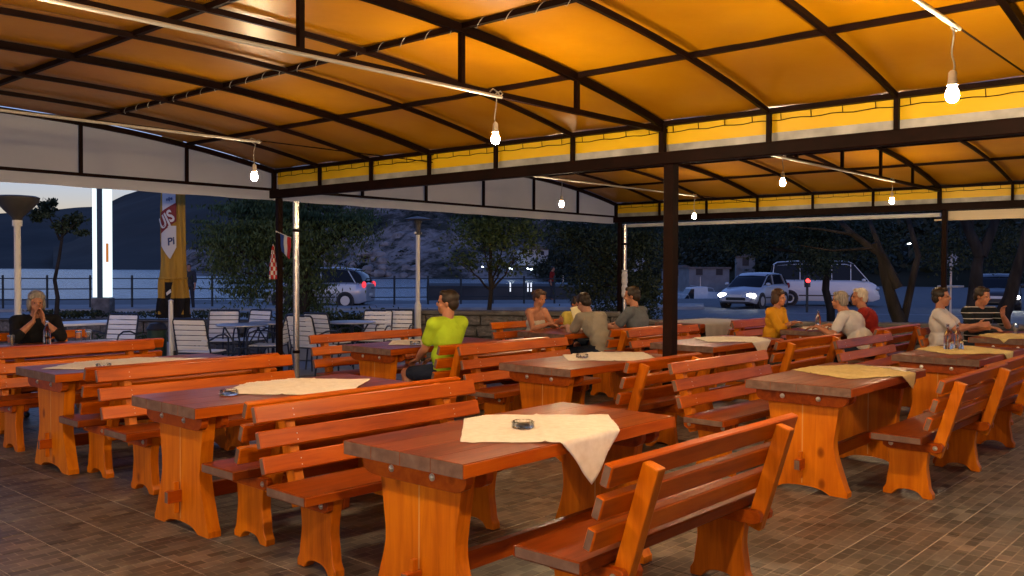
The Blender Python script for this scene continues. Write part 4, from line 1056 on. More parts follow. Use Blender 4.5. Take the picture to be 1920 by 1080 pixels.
# ------------------------------------------------------------------ flags by the corner post
t = thing('small_flag', 'little blue, white and red flag on a short stick by the silver downpipe', 'flag', at(518, 434, 11.9))
a_, b2_ = Vector((0,0,0)), at(546, 446, 11.75)-at(518, 434, 11.9)
MB().tube([a_, b2_], .005, 6).build('stick', M['white_paint'], t); MB().ell((0,0,0), .014, 8, 6).build('knob', M['white_paint'], t, smooth=True)
cols = [mat('flag_blue', (.02,.06,.28), .8), mat('flag_white', (.62,.62,.64), .8), mat('flag_red', (.42,.02,.02), .8)]
for i in range(3):
    b = MB(); vs = []
    for k in range(9):
        f = k/8
        for e in (i/3, (i+1)/3):
            p = b2_*(.25+.75*e)+Vector((0,0,-.24*f-.04*e*f))+_R*(.02*f-.04*f*e)+_F*(.015*math.sin(f*7+e*5)); vs.append(p)
    b.add(vs, [(2*k, 2*k+1, 2*k+3, 2*k+2) for k in range(8)]).build('flag_stripe', cols[i], t, smooth='all')
t = thing('small_flag', 'small red and white checkered flag hanging left of the black corner post', 'flag', at(512, 458, 11.9))
MB().tube([(0,0,0),(0,0,-.03)], .006, 6).build('stick', M['alu'], t)
for c_, cm in ((0, cols[2]), (1, cols[1])):
    b = MB()
    for i in range(8):
        for j in range(4):
            if (i+j) % 2 == c_:
                def pt(u, v):
                    wd = .025+.085*min(1, u*1.6); return _R*((v-.5)*wd*1.0)+Vector((0,0,-.02-.44*u))+_F*(.02*math.sin(v*9+u*3))
                b.add([pt(i/8,j/4), pt(i/8,(j+1)/4), pt((i+1)/8,(j+1)/4), pt((i+1)/8,j/4)], [(0,1,2,3)])
    b.build('red_check' if c_ == 0 else 'white_check', cm, t)

# ------------------------------------------------------------------ lit column, fence
pc = gp(190, 26)
t = thing('advertising_column', 'tall lit white advertising column with a dark strip down its middle', 'advertising column', pc, R(yw-90))
lit = mat('lit_white_panel', (.8,.8,.8), .5, emis=(.80,1.0,.98), estr=.125)
zb_ = zat(556, 26)
MB().box(-.24,-.10,-.03,.20, zb_, 4.4).build('lit_panel', lit, t); MB().box(.055,.23,-.03,.20, zb_, 4.4).build('lit_panel', lit, t)
MB().box(-.10,.055,-.06,.22, zb_-.04, 4.5).build('dark_strip', mat('teal_strip', (.03,.07,.09), .5), t)
MB().box(-.27,.26,-.1,.3,-.03, zb_-.02).build('pedestal', M['stone'], t, bevel=.02)
MB().box(.15,.225,-.034,-.03, zat(490,26), zat(455,26)).build('orange_mark', mat('orange_print', (.5,.16,.02), .6, emis=(.8,.25,.03), estr=.05), t)
M['rail'] = mat('dark_railing_paint', (.02,.028,.03), .5)
fa, fb = gp(-260, 30.5, -.03), gp(1150, 40, -.03)
t = thing('quay_railing', 'dark metal railing with three rails along the water', 'railing', fa); d = fb-fa; nf = 20
for i in range(nf+1):
    p = d*(i/nf); MB().box(p.x-.03,p.x+.03,p.y-.03,p.y+.03,0,1.30).build('post', M['rail'], t)
for z in (1.18, .80, .42): MB().tube([(0,0,z), (d.x,d.y,z)], .020, 6).build('rail', M['rail'], t)
# kerb strip and pavement along the quay
b = MB(); q0, q1, q2, q3 = gp(-900, 28.5), gp(1320, 36), gp(1320, 39.8), gp(-900, 32)
b.add([(p.x,p.y,-.026) for p in (q0,q1,q2,q3)]+[(p.x,p.y,.09) for p in (q0,q1,q2,q3)], [(4,5,6,7),(0,1,5,4),(1,2,6,5),(2,3,7,6),(3,0,4,7)])
tag(b.build('promenade', M['paving']), kind='structure')
# road markings on the right
mk = mat('road_paint', (.55,.55,.55), .7)
b = MB()
for (pa, da, pb, db, wd) in ((1440, 33.5, 2400, 30, .12), (1190, 36.2, 1480, 34.8, .12), (1500, 27.5, 2200, 25, .12)):
    p, q = gp(pa, da), gp(pb, db); n_ = (q-p).normalized().cross(Vector((0,0,1)))*wd/2
    b.add([(v.x,v.y,-.026) for v in (p-n_, q-n_, q+n_, p+n_)], [(0,1,2,3)])
tag(b.build('road_marking', mk), kind='structure')
# pier
b = MB(); P0, P1, P2, P3 = gp(800, 52), gp(1180, 52), gp(1180, 60), gp(800, 62)
b.add([(p.x,p.y,-3) for p in (P0,P1,P2,P3)]+[(p.x,p.y,zat(532,52)) for p in (P0,P1,P2,P3)], [(4,5,6,7),(0,1,5,4),(1,2,6,5),(2,3,7,6),(3,0,4,7)])
tag(b.build('pier', rough_tex('dark_harbour_concrete', [(.3,(.045,.045,.045)), (.7,(.08,.08,.08))], .6, .9, .2)), kind='structure')
wl = mat('lit_white_lamp', (.8,.8,.8), .5, emis=(.9,.95,1), estr=.10)
for i, px in enumerate((957, 990, 996)):
    t = thing('pier_light', ('left','middle','right')[i]+' one of three small white lit bollards on the pier', 'bollard light', gp(px, 51, -.03), 0, 'lit bollards on the pier')
    MB().lathe([(.06,0),(.06,.30),(.0,.30)], 10).build('post', M['rail'], t); MB().lathe([(.035,.31),(.035,.80),(0,.84)], 10).build('lamp_glass', wl, t, smooth=True)
# ------------------------------------------------------------------ boats
def boat(px, d, z, rz, ln, label, cabin=True, name='motor_boat'):
    p = gp(px, d, z); t = thing(name, label, 'boat', p, rz)
    b = MB(); n = 12; vs = []
    for i in range(n+1):
        f = i/n; w_ = ln*.17*(1-f**3.2)**.8*(.82+.18*math.sin(PI*min(1, f*1.4+.2))); sh = .55+.35*f*f
        x = (f-.5)*ln
        vs += [(x*.96, 0, -.25), (x*.98, -w_*.75, -.05), (x, -w_, sh), (x, w_, sh), (x*.98, w_*.75, -.05)]
    fs = []
    for i in range(n):
        for k in range(5):
            fs.append((i*5+k, i*5+(k+1) % 5, (i+1)*5+(k+1) % 5, (i+1)*5+k))
    fs += [(0,1,2,3,4), tuple((n*5+k) for k in (4,3,2,1,0))]
    b.add(vs, fs).build('hull', M['white_paint'], t, smooth=True)
    MB().add([(v[0], v[1]*1.02, v[2]+.01) for v in vs if v[2] > .4], [(2*i, 2*i+1, 2*i+3, 2*i+2) for i in range(n)]).build('deck', mat('pale_deck', (.45,.47,.5), .6), t)
    if cabin:
        prof = [(-.18*ln,.6),(.17*ln,.65),(.10*ln,1.15),(.06*ln,1.55),(-.16*ln,1.6)]
        MB().prism([(x, z_) for x, z_ in prof], 'y', -ln*.11, ln*.11).build('cabin', M['white_paint'], t, bevel=.03)
        MB().prism([(.165*ln,.78),(.112*ln,1.12),(.07*ln,1.45),(.03*ln,1.45),(.03*ln,.78)], 'y', -ln*.1125, ln*.1125).build('cabin_window', mat('dark_boat_glass', (.02,.025,.03), .1), t)
        MB().tube([(-.1*ln,0,1.6),(-.1*ln,0,2.3)], .02, 6).build('mast', M['alu'], t)
    for q in (-1, 1):
        MB().tube([(.10*ln, q*ln*.15, .75), (.12*ln, q*ln*.145, 1.05), (.36*ln, q*ln*.10, 1.2), (.47*ln, q*.02, 1.3)], .012, 5).build('rail', M['alu'], t)
    return t
boat(1052, 74, -1.25, R(200), 5.5, 'white moored boat with a cabin left of the far corner tree')
boat(1072, 70, -1.25, R(150), 4.6, 'open white moored boat in front of the cabin boat', False)
boat(1094, 78, -1.25, R(170), 5.0, 'white moored boat nearest the dark tree trunk')
boat(1300, 62, -1.2, R(yw+100), 5.2, 'white motor boat right of the brown post')
boat(1352, 84, -1.2, R(yw+80), 6.0, 'pale moored boat behind the silver hatchback bonnet', False)

# ------------------------------------------------------------------ cars
M['glass_d'] = mat('dark_car_glass', (.012,.015,.02), .06, spec=.12)
M['tyre'] = mat('tyre_rubber', (.02,.02,.02), .8)
M['car_silver'] = mat('silver_car_paint', (.50,.53,.57), .3, metal=.3, coat=.5)
M['car_white'] = mat('white_van_paint', (.76,.77,.78), .3, coat=.4)
M['trim'] = mat('black_car_trim', (.02,.02,.022), .5)
def vehicle(name, label, cat, loc, rz, LEN, W_, H_, hood, lower, roofx, paint, wheels, wr=.31, lights=0, tail=0, win=None, belt=.9):
    """x forward. hood: [(x,z)] top of the lower body; roofx: [(x,z)] greenhouse outline above the belt"""
    t = thing(name, label, cat, loc, rz)
    def ztop(x, prof):
        for (a, za), (b_, zb2) in zip(prof, prof[1:]):
            if a <= x <= b_: return za+(zb2-za)*(x-a)/(b_-a) if b_ > a else za
        return prof[-1][1] if x > prof[-1][0] else prof[0][1]
    n = 30; vs = []; x0, x1 = hood[0][0], hood[-1][0]
    for i in range(n+1):
        f = i/n; x = x0+(x1-x0)*f; e = min(f, 1-f)*2
        w_ = W_/2*(1-.22*max(0, 1-e*5)**2.2); zt = ztop(x, hood); zb2 = lower+.10*max(0, 1-e*8)
        vs += [(x,-w_*.90,zb2),(x,-w_*.985,zb2+.12),(x,-w_,(zb2+zt)*.55),(x,-w_*.955,zt-.07),(x,-w_*.86,zt),(x,0,zt+.03),(x,w_*.86,zt),(x,w_*.955,zt-.07),(x,w_,(zb2+zt)*.55),(x,w_*.985,zb2+.12),(x,w_*.90,zb2)]
    k = 11; fs = [(i*k+j, i*k+(j+1) % k, (i+1)*k+(j+1) % k, (i+1)*k+j) for i in range(n) for j in range(k)]
    fs += [tuple(range(k)), tuple(n*k+j for j in range(k))[::-1]]
    body = MB().add(vs, fs).build('body', paint, t, smooth=True)
    # greenhouse: glass volume with painted roof and pillars
    gx0, gx1 = roofx[0][0], roofx[-1][0]; n = 24; vs = []
    for i in range(n+1):
        x = gx0+(gx1-gx0)*i/n; zr = ztop(x, roofx); zb2 = ztop(x, hood)-.03; zr = max(zr, zb2+.01)
        f = (zr-zb2)/max(H_-belt, .1); wt = W_/2*(.86-.12*f)
        vs += [(x,-W_/2*.86,zb2),(x,-wt,zr-.02),(x,-wt*.9,zr),(x,wt*.9,zr),(x,wt,zr-.02),(x,W_/2*.86,zb2)]
    k = 6; fs = [(i*k+j, i*k+(j+1) % k, (i+1)*k+(j+1) % k, (i+1)*k+j) for i in range(n) for j in range(k)]
    fs += [tuple(range(k)), tuple(n*k+j for j in range(k))[::-1]]
    MB().add(vs, fs).build('window_glass', M['glass_d'], t, smooth=True)
    rs = [i for i in range(n+1) if ztop(gx0+(gx1-gx0)*i/n, roofx) > H_-.16]
    b = MB(); rv = []
    for i in rs:
        x = gx0+(gx1-gx0)*i/n; zr = ztop(x, roofx); wt = W_/2*.75
        dz_ = .15 if H_ > 1.9 else .05; rv += [(x,-wt*1.02,zr-dz_),(x,-wt*.9,zr+.012),(x,0,zr+.03),(x,wt*.9,zr+.012),(x,wt*1.02,zr-dz_)]
    b.add(rv, [(i*5+j, i*5+j+1, (i+1)*5+j+1, (i+1)*5+j) for i in range(len(rs)-1) for j in range(4)]).build('roof', paint, t, smooth='all')
    for q in (-1, 1):
        for (xa, xb, wd) in (win or []):
            za, zb2 = ztop(xa, hood)-.02, ztop(xb, roofx)-.03
            MB().beam((xa, q*(W_/2*.865), za), (xb, q*W_/2*.755, zb2), .03, wd, up=(0,1,0)).build('pillar', paint, t)
        MB().box(wheels[0]+.4, wheels[1]-.4, min(q*(W_/2-.01), q*(W_/2+.004)), max(q*(W_/2-.01), q*(W_/2+.004)), lower+.22, lower+.27).build('side_strip', M['trim'], t)
        if win: MB().ell((win[-1][0]-.25, q*(W_/2+.06), belt+.03), (.09,.10,.07), 10, 6).build('mirror', paint, t, smooth=True)
    for xw in wheels:
        for q in (-1, 1):
            mt = Matrix.Translation((xw, q*(W_/2-.10), wr)) @ Matrix.Rotation(R(90), 4, 'X')
            MB().lathe([(wr+.05,-.11),(wr+.05,.11)], 20, mt=mt).build('wheel_arch', M['trim'], t)
            wl_ = MB().lathe([(wr*.6,-.115),(wr-.02,-.12),(wr,-.09),(wr,.09),(wr-.02,.12),(wr*.6,.115)], 22, mt=mt).build('wheel', M['tyre'], t, smooth=True)
            rim = MB().lathe([(wr*.6,-.125),(wr*.62,-.118),(wr*.62,.118),(wr*.6,.125),(wr*.2,.10),(0,.10)], 18, mt=mt).build('rim', M['alu'], wl_, smooth=True)
    hz = ztop(x1-.12, hood)
    for q in (-1, 1):
        mh = mat('lit_headlight', (.9,.9,.9), .2, emis=(1,.95,.85), estr=lights) if lights else M['alu']
        MB().ell((x1-.13, q*W_*.36, hz-.10), (.13,.22,.10), 12, 8).build('headlight', mh, t, smooth=True)
        mt_ = mat('tail_light_glass', (.5,.02,.02), .2, emis=(1,.05,.07), estr=tail) if tail else mat('red_light_glass', (.3,.01,.01), .2)
        MB().ell((x0+.07, q*W_*.43, belt-.05), (.09,.08,.13), 10, 8).build('tail_light', mt_, t, smooth=True)
    MB().box(x1-.03, x1+.012, -.42, .42, lower+.14, lower+.26).build('grille', M['trim'], t)
    MB().box(x1+.012, x1+.02, -.26, .26, lower+.27, lower+.38).build('number_plate', mat('white_plate', (.75,.75,.72), .5), t)
    MB().box(x0-.02, x0-.012, -.26, .26, lower+.30, lower+.41).build('number_plate', mat('white_plate', (.75,.75,.72), .5), t)
    return t
hb_hood = [(-1.95,.88),(-1.9,.98),(-1.2,1.0),(.7,.96),(1.0,.90),(1.65,.74),(1.9,.62),(1.98,.5)]
hb_roof = [(-1.88,.98),(-1.62,1.30),(-1.25,1.43),(-.5,1.47),(.1,1.44),(.45,1.30),(1.12,.90)]
# silver hatchback, lights on, coming towards the left
vehicle('hatchback_car', 'silver hatchback with bright headlights, front towards us, left of the van', 'car', gp(1416, 38.5, -.03), R(yw+142), 4, 1.70, 1.47, hb_hood, .20, hb_roof, M['car_silver'],
        (-1.22, 1.25), lights=3, win=((-1.45,-1.15,.10),(-.15,-.15,.07),(1.05,.30,.06)), belt=.97)
mpv_h = [(-2.1,.95),(-2.05,1.02),(-1.2,1.03),(.8,.98),(1.2,.92),(1.8,.74),(2.05,.60),(2.12,.5)]
mpv_r = [(-2.02,1.0),(-1.85,1.38),(-1.5,1.56),(-.5,1.62),(.2,1.58),(.6,1.42),(1.3,.92)]
vehicle('parked_car', 'silver car with a red tail light half hidden by the dark drooping tree', 'car', gp(600, 36.5, -.03), R(yw+90-6), 4.2, 1.72, 1.6, mpv_h, .2, mpv_r, M['car_silver'], (-1.3, 1.35), tail=.12,
        win=((-1.7,-1.35,.12),(-.3,-.25,.08),(1.2,.45,.06)), belt=1.0)
van_h = [(-2.35,1.1),(-2.3,1.16),(-1.5,1.16),(1.3,1.15),(1.95,1.10),(2.22,.95),(2.34,.72),(2.38,.5)]
van_r = [(-2.33,1.14),(-2.22,1.75),(-2.05,1.94),(-1.2,2.0),(1.0,2.0),(1.25,1.92),(2.0,1.08)]
vehicle('minibus_van', 'white minibus van in side view with lit yellow things seen through its windows', 'van', gp(1541, 41.0, -.03), R(yw-90-14), 4.7, 1.9, 1.98, van_h, .22, van_r, M['car_white'], (-1.45, 1.5), wr=.33, tail=.35,
        win=((-2.2,-2.12,.14),(-1.0,-1.0,.13),(.35,.35,.15),(1.15,1.15,.10),(1.92,1.30,.07)), belt=1.13)
vehicle('oncoming_car', 'dark car with two dazzling headlights behind the striped shirt man', 'car', gp(1872, 38, -.03), R(yw+180-30), 4, 1.7, 1.47, hb_hood, .20, hb_roof, mat('dark_car_paint', (.03,.03,.035), .3, coat=.5),
        (-1.22, 1.25), lights=9, win=((-1.45,-1.15,.10),(-.15,-.15,.07),(1.05,.30,.06)), belt=.97)
# traffic light with a red lamp
t = thing('traffic_light', 'dark post with a round red light in front of the van', 'traffic light', gp(1514, 34, -.03))
MB().tube([(0,0,0),(0,0,1.0)], .05, 8).build('pole', M['rail'], t); MB().box(-.10,.10,-.09,.09,.95,1.42).build('housing', M['rail'], t, bevel=.02)
MB().ell((-.09*_F.x, -.09*_F.y, 1.20), .085, 12, 8).build('lamp_lens', mat('lit_red_lens', (.5,.02,.02), .3, emis=(1,.04,.04), estr=.45), t, smooth=True)

# ------------------------------------------------------------------ trees
def limb(b, pts, r0, r1):
    n = len(pts); b.tube(pts, [r0+(r1-r0)*i/(n-1) for i in range(n)], 9)
def wobble(a, b_, n, amp):
    a, b_ = Vector(a), Vector(b_); out = []
    for i in range(n+1):
        f = i/n; out.append(a.lerp(b_, f)+Vector([random.uniform(-amp, amp) for _ in range(3)])*(1 if 0 < i < n else 0)*(b_-a).length)
    return out
def tree(name, label, base, top, r, blobs, n, sz, m='leaf', droop=0, clump=16, extra=(), limbs=True, split=.45, group=None):
    base = Vector(base); t = thing(name, label, 'tree', base, 0, group)
    top = Vector(top)-base; tk = MB(); tr = wobble((0,0,0), top, 7, .02); tr[0] = Vector((0,0,-.05))
    limb(tk, tr, r, r*.35)
    for c, rr in blobs:
        c = Vector(c)-base
        if limbs:
            s = tr[3 if c.z < top.z else 5]
            limb(tk, wobble(s, c, 5, .04), r*.42, r*.10)
            for k in range(3):
                e = c+Vector((random.uniform(-1,1)*rr[0], random.uniform(-1,1)*rr[1], random.uniform(-.6,1)*rr[2]))*.7
                limb(tk, wobble(s.lerp(c, .6), e, 4, .05), r*.16, r*.05)
    for pts, ra, rb in extra: limb(tk, [Vector(p)-base for p in pts], ra, rb)
    tk.build('trunk', M['bark'], t, smooth=True)
    cr = MB(); tot = sum(rr[0]*rr[1]*rr[2] for c, rr in blobs)
    for c, rr in blobs:
        c = Vector(c)-base; leaves(cr, c, rr, max(200, int(n*rr[0]*rr[1]*rr[2]/tot)), sz, clump, droop=droop)
    cr.build('crown', M[m], t)
    return t
def V(px, py, d): return at(px, py, d)
# dark drooping tree behind the corner post
tree('drooping_tree', 'dark drooping feathery tree behind the black corner post', gp(572, 18.5), V(560, 330, 18.5), .16,
     [(V(455, 420, 18.5), (.75,.8,.75)), (V(520, 380, 18.3), (.9,.9,.9)), (V(610, 400, 18.5), (.95,.9,.70)), (V(560, 480, 18.6), (.75,.7,.9)), (V(590, 560, 18.6), (.35,.4,.75)),
      (V(430, 470, 18.4), (.5,.6,.45)), (V(470, 530, 18.6), (.55,.6,.32)), (V(545, 600, 18.7), (.4,.5,.5)), (V(670, 412, 18.3), (.42,.5,.28))], 36000, .034, 'leaf_y', droop=1.0, clump=26)
tree('young_tree', 'slim young tree before the far shore, between the lamp post and the woman', gp(914, 17.0), V(925, 400, 17.0), .055,
     [(V(905, 440, 17), (.62,.6,.55)), (V(960, 420, 17.2), (.5,.5,.5)), (V(865, 490, 16.9), (.30,.3,.20)), (V(940, 500, 17.1), (.42,.4,.18)), (V(890, 400, 17.1), (.55,.5,.4)), (V(985, 465, 17.1), (.3,.3,.3))], 7200, .045, 'leaf', clump=16)
tree('small_leaning_tree', 'small leaning tree against the dark mountain, right of the left lamp post', gp(96, 15.5), V(118, 410, 15.5), .05,
     [(V(84, 392, 15.5), (.17,.17,.12)), (V(70, 408, 15.4), (.15,.15,.06)), (V(116, 425, 15.5), (.17,.17,.10)), (V(146, 412, 15.6), (.17,.15,.10)), (V(154, 436, 15.5), (.12,.12,.05)), (V(98, 380, 15.5), (.06,.1,.06))], 1500, .05, 'leaf_d', clump=10, limbs=False,
     extra=[([V(112,450,15.5), V(100,420,15.5), V(85,396,15.5)], .022, .008), ([V(112,448,15.5), V(135,425,15.5), V(150,410,15.5)], .02, .008)])
tree('broad_tree', 'dense dark tree behind the far corner post with small pale leaves', gp(1180, 20), V(1170, 380, 20), .14,
     [(V(1120, 450, 20), (.72,.7,.62)), (V(1200, 440, 20.2), (.70,.7,.65)), (V(1190, 540, 20), (.62,.6,.70)), (V(1110, 540, 20.2), (.52,.6,.42)), (V(1160, 600, 20), (.8,.6,.40)), (V(1060, 440, 20), (.42,.5,.40)), (V(1230, 560, 20.2), (.25,.4,.5))], 20000, .05, 'leaf_d', clump=26)
tree('low_branch_tree', 'tree whose dark branch hangs before the minibus van', gp(1560, 24), V(1530, 350, 24), .12,
     [(V(1500, 430, 24), (1.3,.9,.65)), (V(1530, 490, 23.6), (.70,.6,.38)), (V(1380, 440, 24.5), (1.1,.9,.5)), (V(1620, 440, 24.4), (.9,.8,.6)), (V(1300, 430, 25), (.8,.8,.5))], 17000, .06, 'leaf_d', clump=26)
tree('leaning_tree', 'big grey trunk leaning left with bare forked branches, left of the white polo man', gp(1712, 15.9), V(1640, 455, 15.8), .16,
     [(V(1700, 330, 19.5), (1.6,1.4,.6)), (V(1560, 350, 19.5), (1.2,1.2,.4))], 7000, .05, 'leaf_d', clump=18, limbs=False,
     extra=[([V(1685,540,15.7), V(1655,480,15.8), V(1600,440,15.9), V(1560,400,16.6), V(1530,360,17.5)], .085, .02), ([V(1655,480,15.8), V(1640,440,15.9), V(1625,400,16.6), V(1600,350,17.5)], .055, .02),
            ([V(1600,440,15.9), V(1540,430,16), V(1480,425,16)], .03, .008), ([V(1640,465,15.8), V(1560,470,15.9), V(1500,460,16)], .03, .008), ([V(1692,612,15.9), V(1716,500,15.9), V(1722,480,15.9), V(1700,400,16.4), V(1690,330,17.5)], .07, .03)])
tree('forked_tree', 'forked tree right of the roof post behind the seated men', gp(1822, 18), V(1838, 470, 18), .24,
     [(V(1850, 335, 19), (1.5,1.2,.6)), (V(1900, 470, 20), (.9,.9,.45)), (V(1780, 470, 21), (.8,.8,.45))], 8500, .055, 'leaf_d', clump=18, limbs=False,
     extra=[([V(1838,480,18), V(1815,430,18), V(1795,380,18), V(1780,340,18)], .12, .05), ([V(1840,480,18), V(1860,430,18), V(1880,370,18), V(1890,330,18)], .11, .05), ([V(1820,440,18), V(1822,400,18), V(1835,350,18)], .06, .03)])
tree('slanting_tree', 'slanting trunk at the right edge of the photo', gp(1868, 16.5), V(1930, 400, 16.5), .17,
     [(V(2000, 340, 19), (1.3,1.2,.6))], 4000, .05, 'leaf_d', clump=18, limbs=False)

# ------------------------------------------------------------------ far land
def hill(name, azs, d0, d1, m, amp, fr, nr=40, z0=-1.4, shape=1.0, seedv=0, kind='structure', jag=0):
    """terrain: azs = [(px, ridge py)]; shore at distance d0(px), ridge at d1"""
    xs = np.linspace(azs[0][0], azs[-1][0], 150); ys = np.interp(xs, [a[0] for a in azs], [a[1] for a in azs])
    D0 = np.interp(xs, [a[0] for a in azs], d0 if isinstance(d0, (list, tuple)) else [d0]*len(azs)); D1 = np.interp(xs, [a[0] for a in azs], d1 if isinstance(d1, (list, tuple)) else [d1]*len(azs))
    vs = []; fs = []
    for i, px in enumerate(xs):
        zr = zat(ys[i], D1[i])
        for j in range(nr+5):
            f = j/nr; d = D0[i]+(D1[i]-D0[i])*f; p = gp(px, d)
            ff = min(f, 1.0)**shape; z = z0+(zr-z0)*(ff if f <= 1 else 1-(f-1)*3)
            nn = noise.fractal(Vector((p.x*fr, p.y*fr, seedv)), 1.0, 2.1, 6)
            z += amp*nn*min(1, f*4)*(1-.5*(f > .98)); 
            if jag: z += jag*abs(noise.noise(Vector((p.x*fr*7, p.y*fr*7, seedv+3))))*min(1, f*4)
            vs.append((p.x, p.y, z))
    k = nr+5; fs = [(i*k+j, (i+1)*k+j, (i+1)*k+j+1, i*k+j+1) for i in range(149) for j in range(k-1)]
    o = MB().add(vs, fs).build(name, m, smooth='all'); tag(o, kind=kind); return o
M['far_hill'] = rough_tex('distant_wooded_slope', [(.3,(.045,.055,.055)), (.7,(.085,.095,.09))], .004, 1, .05, detail=8, bmp=.5, bd=8)
hill('mountain', [(-900,395),(-300,400),(-60,398),(60,392),(120,388),(175,386),(300,380),(520,390)], 1500, 3400, M['far_hill'], 45, .0009, seedv=2)
hill('mountain', [(100,470),(170,425),(200,375),(235,358),(300,335),(420,300),(700,300),(1100,330)], 1150, 2100, M['far_hill'], 30, .0014, seedv=5)
mr = mat('rocky_scree_slope', rough=.95, spec=.1)
tc = N(mr, 'ShaderNodeNewGeometry'); n1 = N(mr, 'ShaderNodeTexNoise', Scale=.035, Detail=9, Roughness=.7); L(mr, tc.outputs['Position'], n1.inputs['Vector'])
r1 = ramp(mr, [(.38,(.04,.048,.035)), (.45,(.09,.09,.08)), (.50,(.26,.25,.24)), (.60,(.38,.37,.36)), (.75,(.46,.45,.44))], n1.outputs[0])
n2 = N(mr, 'ShaderNodeTexNoise', Scale=.22, Detail=6, Roughness=.7); L(mr, tc.outputs['Position'], n2.inputs['Vector'])
r2 = ramp(mr, [(.38,(.22,.25,.20)), (.50,(.9,.9,.9)), (.7,(1.15,1.15,1.15))], n2.outputs[0])
mx = N(mr, 'ShaderNodeMix', data_type='RGBA'); mx.blend_type = 'MULTIPLY'; mx.inputs[0].default_value = 1
L(mr, r1.outputs[0], mx.inputs[6]); L(mr, r2.outputs[0], mx.inputs[7]); L(mr, mx.outputs[2], P(mr).inputs['Base Color']); bump(mr, n2.outputs[0], .9, 2.5)
hill('rocky_hill', [(330,470),(430,430),(520,370),(640,290),(800,240),(1000,230),(1200,235),(1500,250)], [300,300,300,290,280,280,290,300], [460]*8, mr, 7, .016, nr=90, seedv=9, jag=5, shape=.95)  # ridge raised out of view behind the canopy to shut out low sky
mo = rough_tex('boulder_rock', [(.3,(.14,.135,.13)), (.7,(.38,.37,.36))], .4, .95, .1, bmp=.5, bd=.3)
b = MB()
for i in range(520):
    px = random.uniform(500, 1280); f = random.random()**1.5; d = 284+150*f; s = random.uniform(.5, 2.6)*(1 if random.random() < .85 else 1.7)
    z = -1.2+f*.9*(zat(240, 460)+1.4)*.88+random.uniform(-1, 1)
    p = gp(px, d, z); b.ell(p, (s, s*random.uniform(.6,1), s*random.uniform(.5,.8)), 6, 4, mt=Matrix.Rotation(random.uniform(0,6), 3, 'Z').to_4x4())
tag(b.build('boulders', mo), kind='stuff')
# scrub on the rocky hill and the woods to the right
b = MB()
for i in range(330):
    px = random.uniform(420, 1300); f = random.random(); d = 290+160*f; s = random.uniform(1.5, 4.2)
    if 640 < px < 860 and .15 < f < .98 and random.random() < .8: continue
    z = -1.2+f*(zat(240, 460)+1.4)*.9+.8
    p = gp(px, d, z); leaves(b, p, (s, s, s*.7), 90, .75, 7)
tag(b.build('hillside_scrub', M['leaf_f']), kind='stuff')
M['wood_ground'] = rough_tex('dark_wooded_ground', [(.3,(.018,.022,.014)), (.7,(.045,.045,.032))], .08, 1, .05, detail=8, bmp=.5, bd=1)
hill('wooded_hill', [(1010,492),(1100,445),(1200,390),(1350,290),(1550,210),(1800,180),(2300,170),(3200,170)], [210,190,170,140,95,85,80,80], [300,280,260,240,220,210,200,200], M['wood_ground'], 3, .02, nr=40, z0=-.5, seedv=13)  # unseen ridge raised behind the canopy to block sky from tabletop reflections
b = MB()
for i in range(1500):
    px = random.uniform(1010, 2100); f = random.random(); 
    d = np.interp(px, (1010,1350,1550,2100), (205,142,100,84)); d1 = np.interp(px, (1010,1350,1550,2100), (295,240,220,205)); dd = d+(d1-d)*f
    zt = zat(np.interp(px, (1010,1100,1200,1350,1550,1800,2300), (492,445,390,290,210,180,170)), d1); z = -.5+(zt+.5)*f+1.2; s = random.uniform(1.4, 3.4)
    leaves(b, gp(px, dd, z), (s, s, s*.9), 110, .55, 7)
tag(b.build('hillside_woods', M['leaf_f']), kind='stuff')
# houses across the water
hw = rough_tex('pale_render_wall', [(.3,(.42,.44,.46)), (.7,(.52,.53,.55))], .8, .9, .1); hd = rough_tex('dull_grey_wall', [(.3,(.16,.17,.18)), (.7,(.24,.25,.26))], .8, .9, .1); hr = rough_tex('dull_roof_tiles', [(.3,(.10,.09,.09)), (.7,(.17,.15,.14))], 1.5, .9, .1)
def house(px, d, z, w_, h, dp, label, rz=0, roof=True, col=hw):
    t = thing('house', label, 'house', gp(px, d, z), R(yw-90)+rz)
    MB().box(-w_/2, w_/2, 0, dp, -1.5, h).build('wall', col, t)
    if roof: MB().prism([(-w_/2-.3, h), (w_/2+.3, h), (0, h+w_*.20)], 'y', -.3, dp+.3).build('roof', hr, t)
    else: MB().box(-w_/2-.2, w_/2+.2, -.2, dp+.2, h, h+.25).build('roof', hr, t)
    for i in range(max(1, int(w_/2.2))):
        x = -w_/2+w_*(i+.5)/max(1, int(w_/2.2))
        f = MB().box(x-.45, x+.45, -.05, .02, h*.45, h*.45+1.0).build('window', M['trim'], t); MB().box(x-.38,x+.38,-.06,-.052,h*.45+.06,h*.45+.94).build('pane', mat('dull_far_pane', (.02,.02,.025), .6), f)
    return t
house(1006, 235, zat(482, 235), 6.6, 2.6, 6, 'small white house on the slope above the boats', .35)
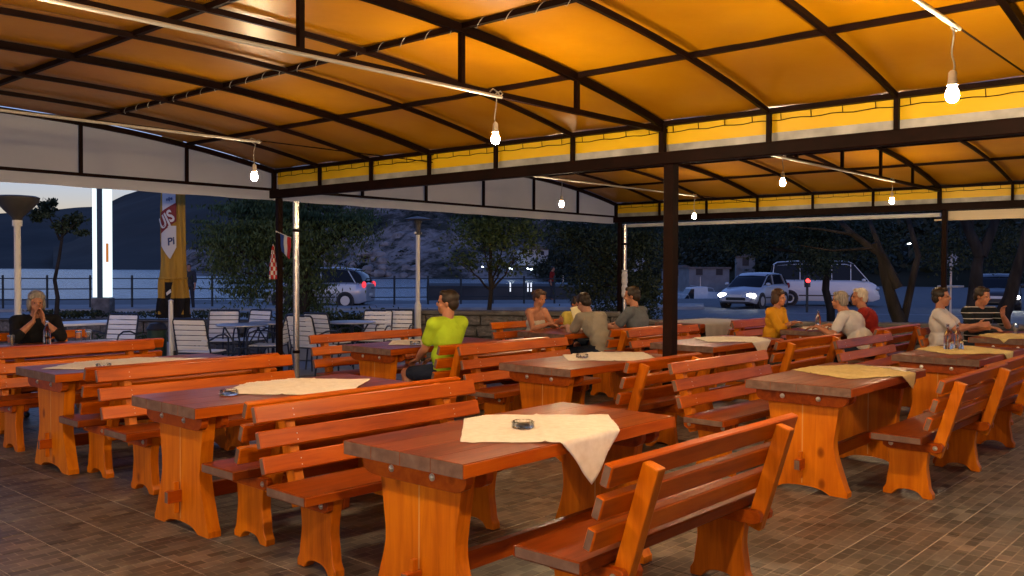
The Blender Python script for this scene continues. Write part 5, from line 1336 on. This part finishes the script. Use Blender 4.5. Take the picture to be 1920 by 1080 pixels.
house(1330, 120, zat(512, 120)-.5, 5.5, 1.5, 5, 'long low pale shed left of the van in the dark', .1, False, hd)
house(1285, 150, zat(520,150), 4.5, 1.7, 5, 'low pale building right of the brown post', .2, True, hd)
house(1398, 128, zat(505,128), 2.6, 2.2, 4, 'small pale hut above the silver hatchback', -.2, True, hd)
house(1185, 160, zat(488,160), 5.0, 2.0, 5, 'faint pale house showing between the far corner tree leaves', .1)
# point lights far away
ml = mat('far_lamp_glow', (.8,.8,.8), .5, emis=(.85,1.0,.95), estr=1.6)
for i, (px, py, d, s, l) in enumerate(((290,466,1500,2.6,'tiny white light on the far mountain left of the parasol'), (955,499,232,.34,'left one of the small lamps at the foot of the slope below the white house'), (962,500,232,.34,'second of the small lamps below the white house'),
      (989,499,230,.30,'third of the small lamps below the white house'), (996,500,230,.36,'right one of the small lamps below the white house'), (905,496,240,.26,'faint lamp left of the young tree trunk'), (1704,449,60,.12,'single street lamp glow among the dark branches'),
      (1779,547,30,.06,'small white light left of the oncoming car'))):
    z = zat(py, d); g_ = gp(px, d, z)
    t = thing('distant_lamp', l, 'lamp', (g_.x, g_.y, z-3.0*min(1, s*2)-.2), 0, 'small lights in the distance'); hh = 3.0*min(1, s*2)+.2
    MB().tube([(0,0,0),(0,0,hh)], max(.02, s*.12), 6).build('pole', M['rail'], t); MB().ell((0,0,hh), (s, s, s*.5), 10, 6).build('lamp_glow', ml, t, smooth=True)
t = thing('road_sign', 'blue and white road sign on a thin pole right of the roof post', 'sign', gp(1783, 24, -.03))
MB().tube([(0,0,0),(0,0,2.1)], .03, 8).build('pole', M['alu'], t); MB().box(-.26,.26,-.26,.26,1.15,1.20,mt=Matrix.Identity(4)).build('bracket', M['alu'], t)
MB().lathe([(0,0),(.2,0),(.2,.02),(0,.02)], 18, mt=Matrix.Translation((0,0,1.9)) @ Matrix.Rotation(R(yw-90),4,'Z') @ Matrix.Rotation(R(90),4,'X')).build('sign_plate', mat('pale_sign', (.35,.38,.42), .5), t)
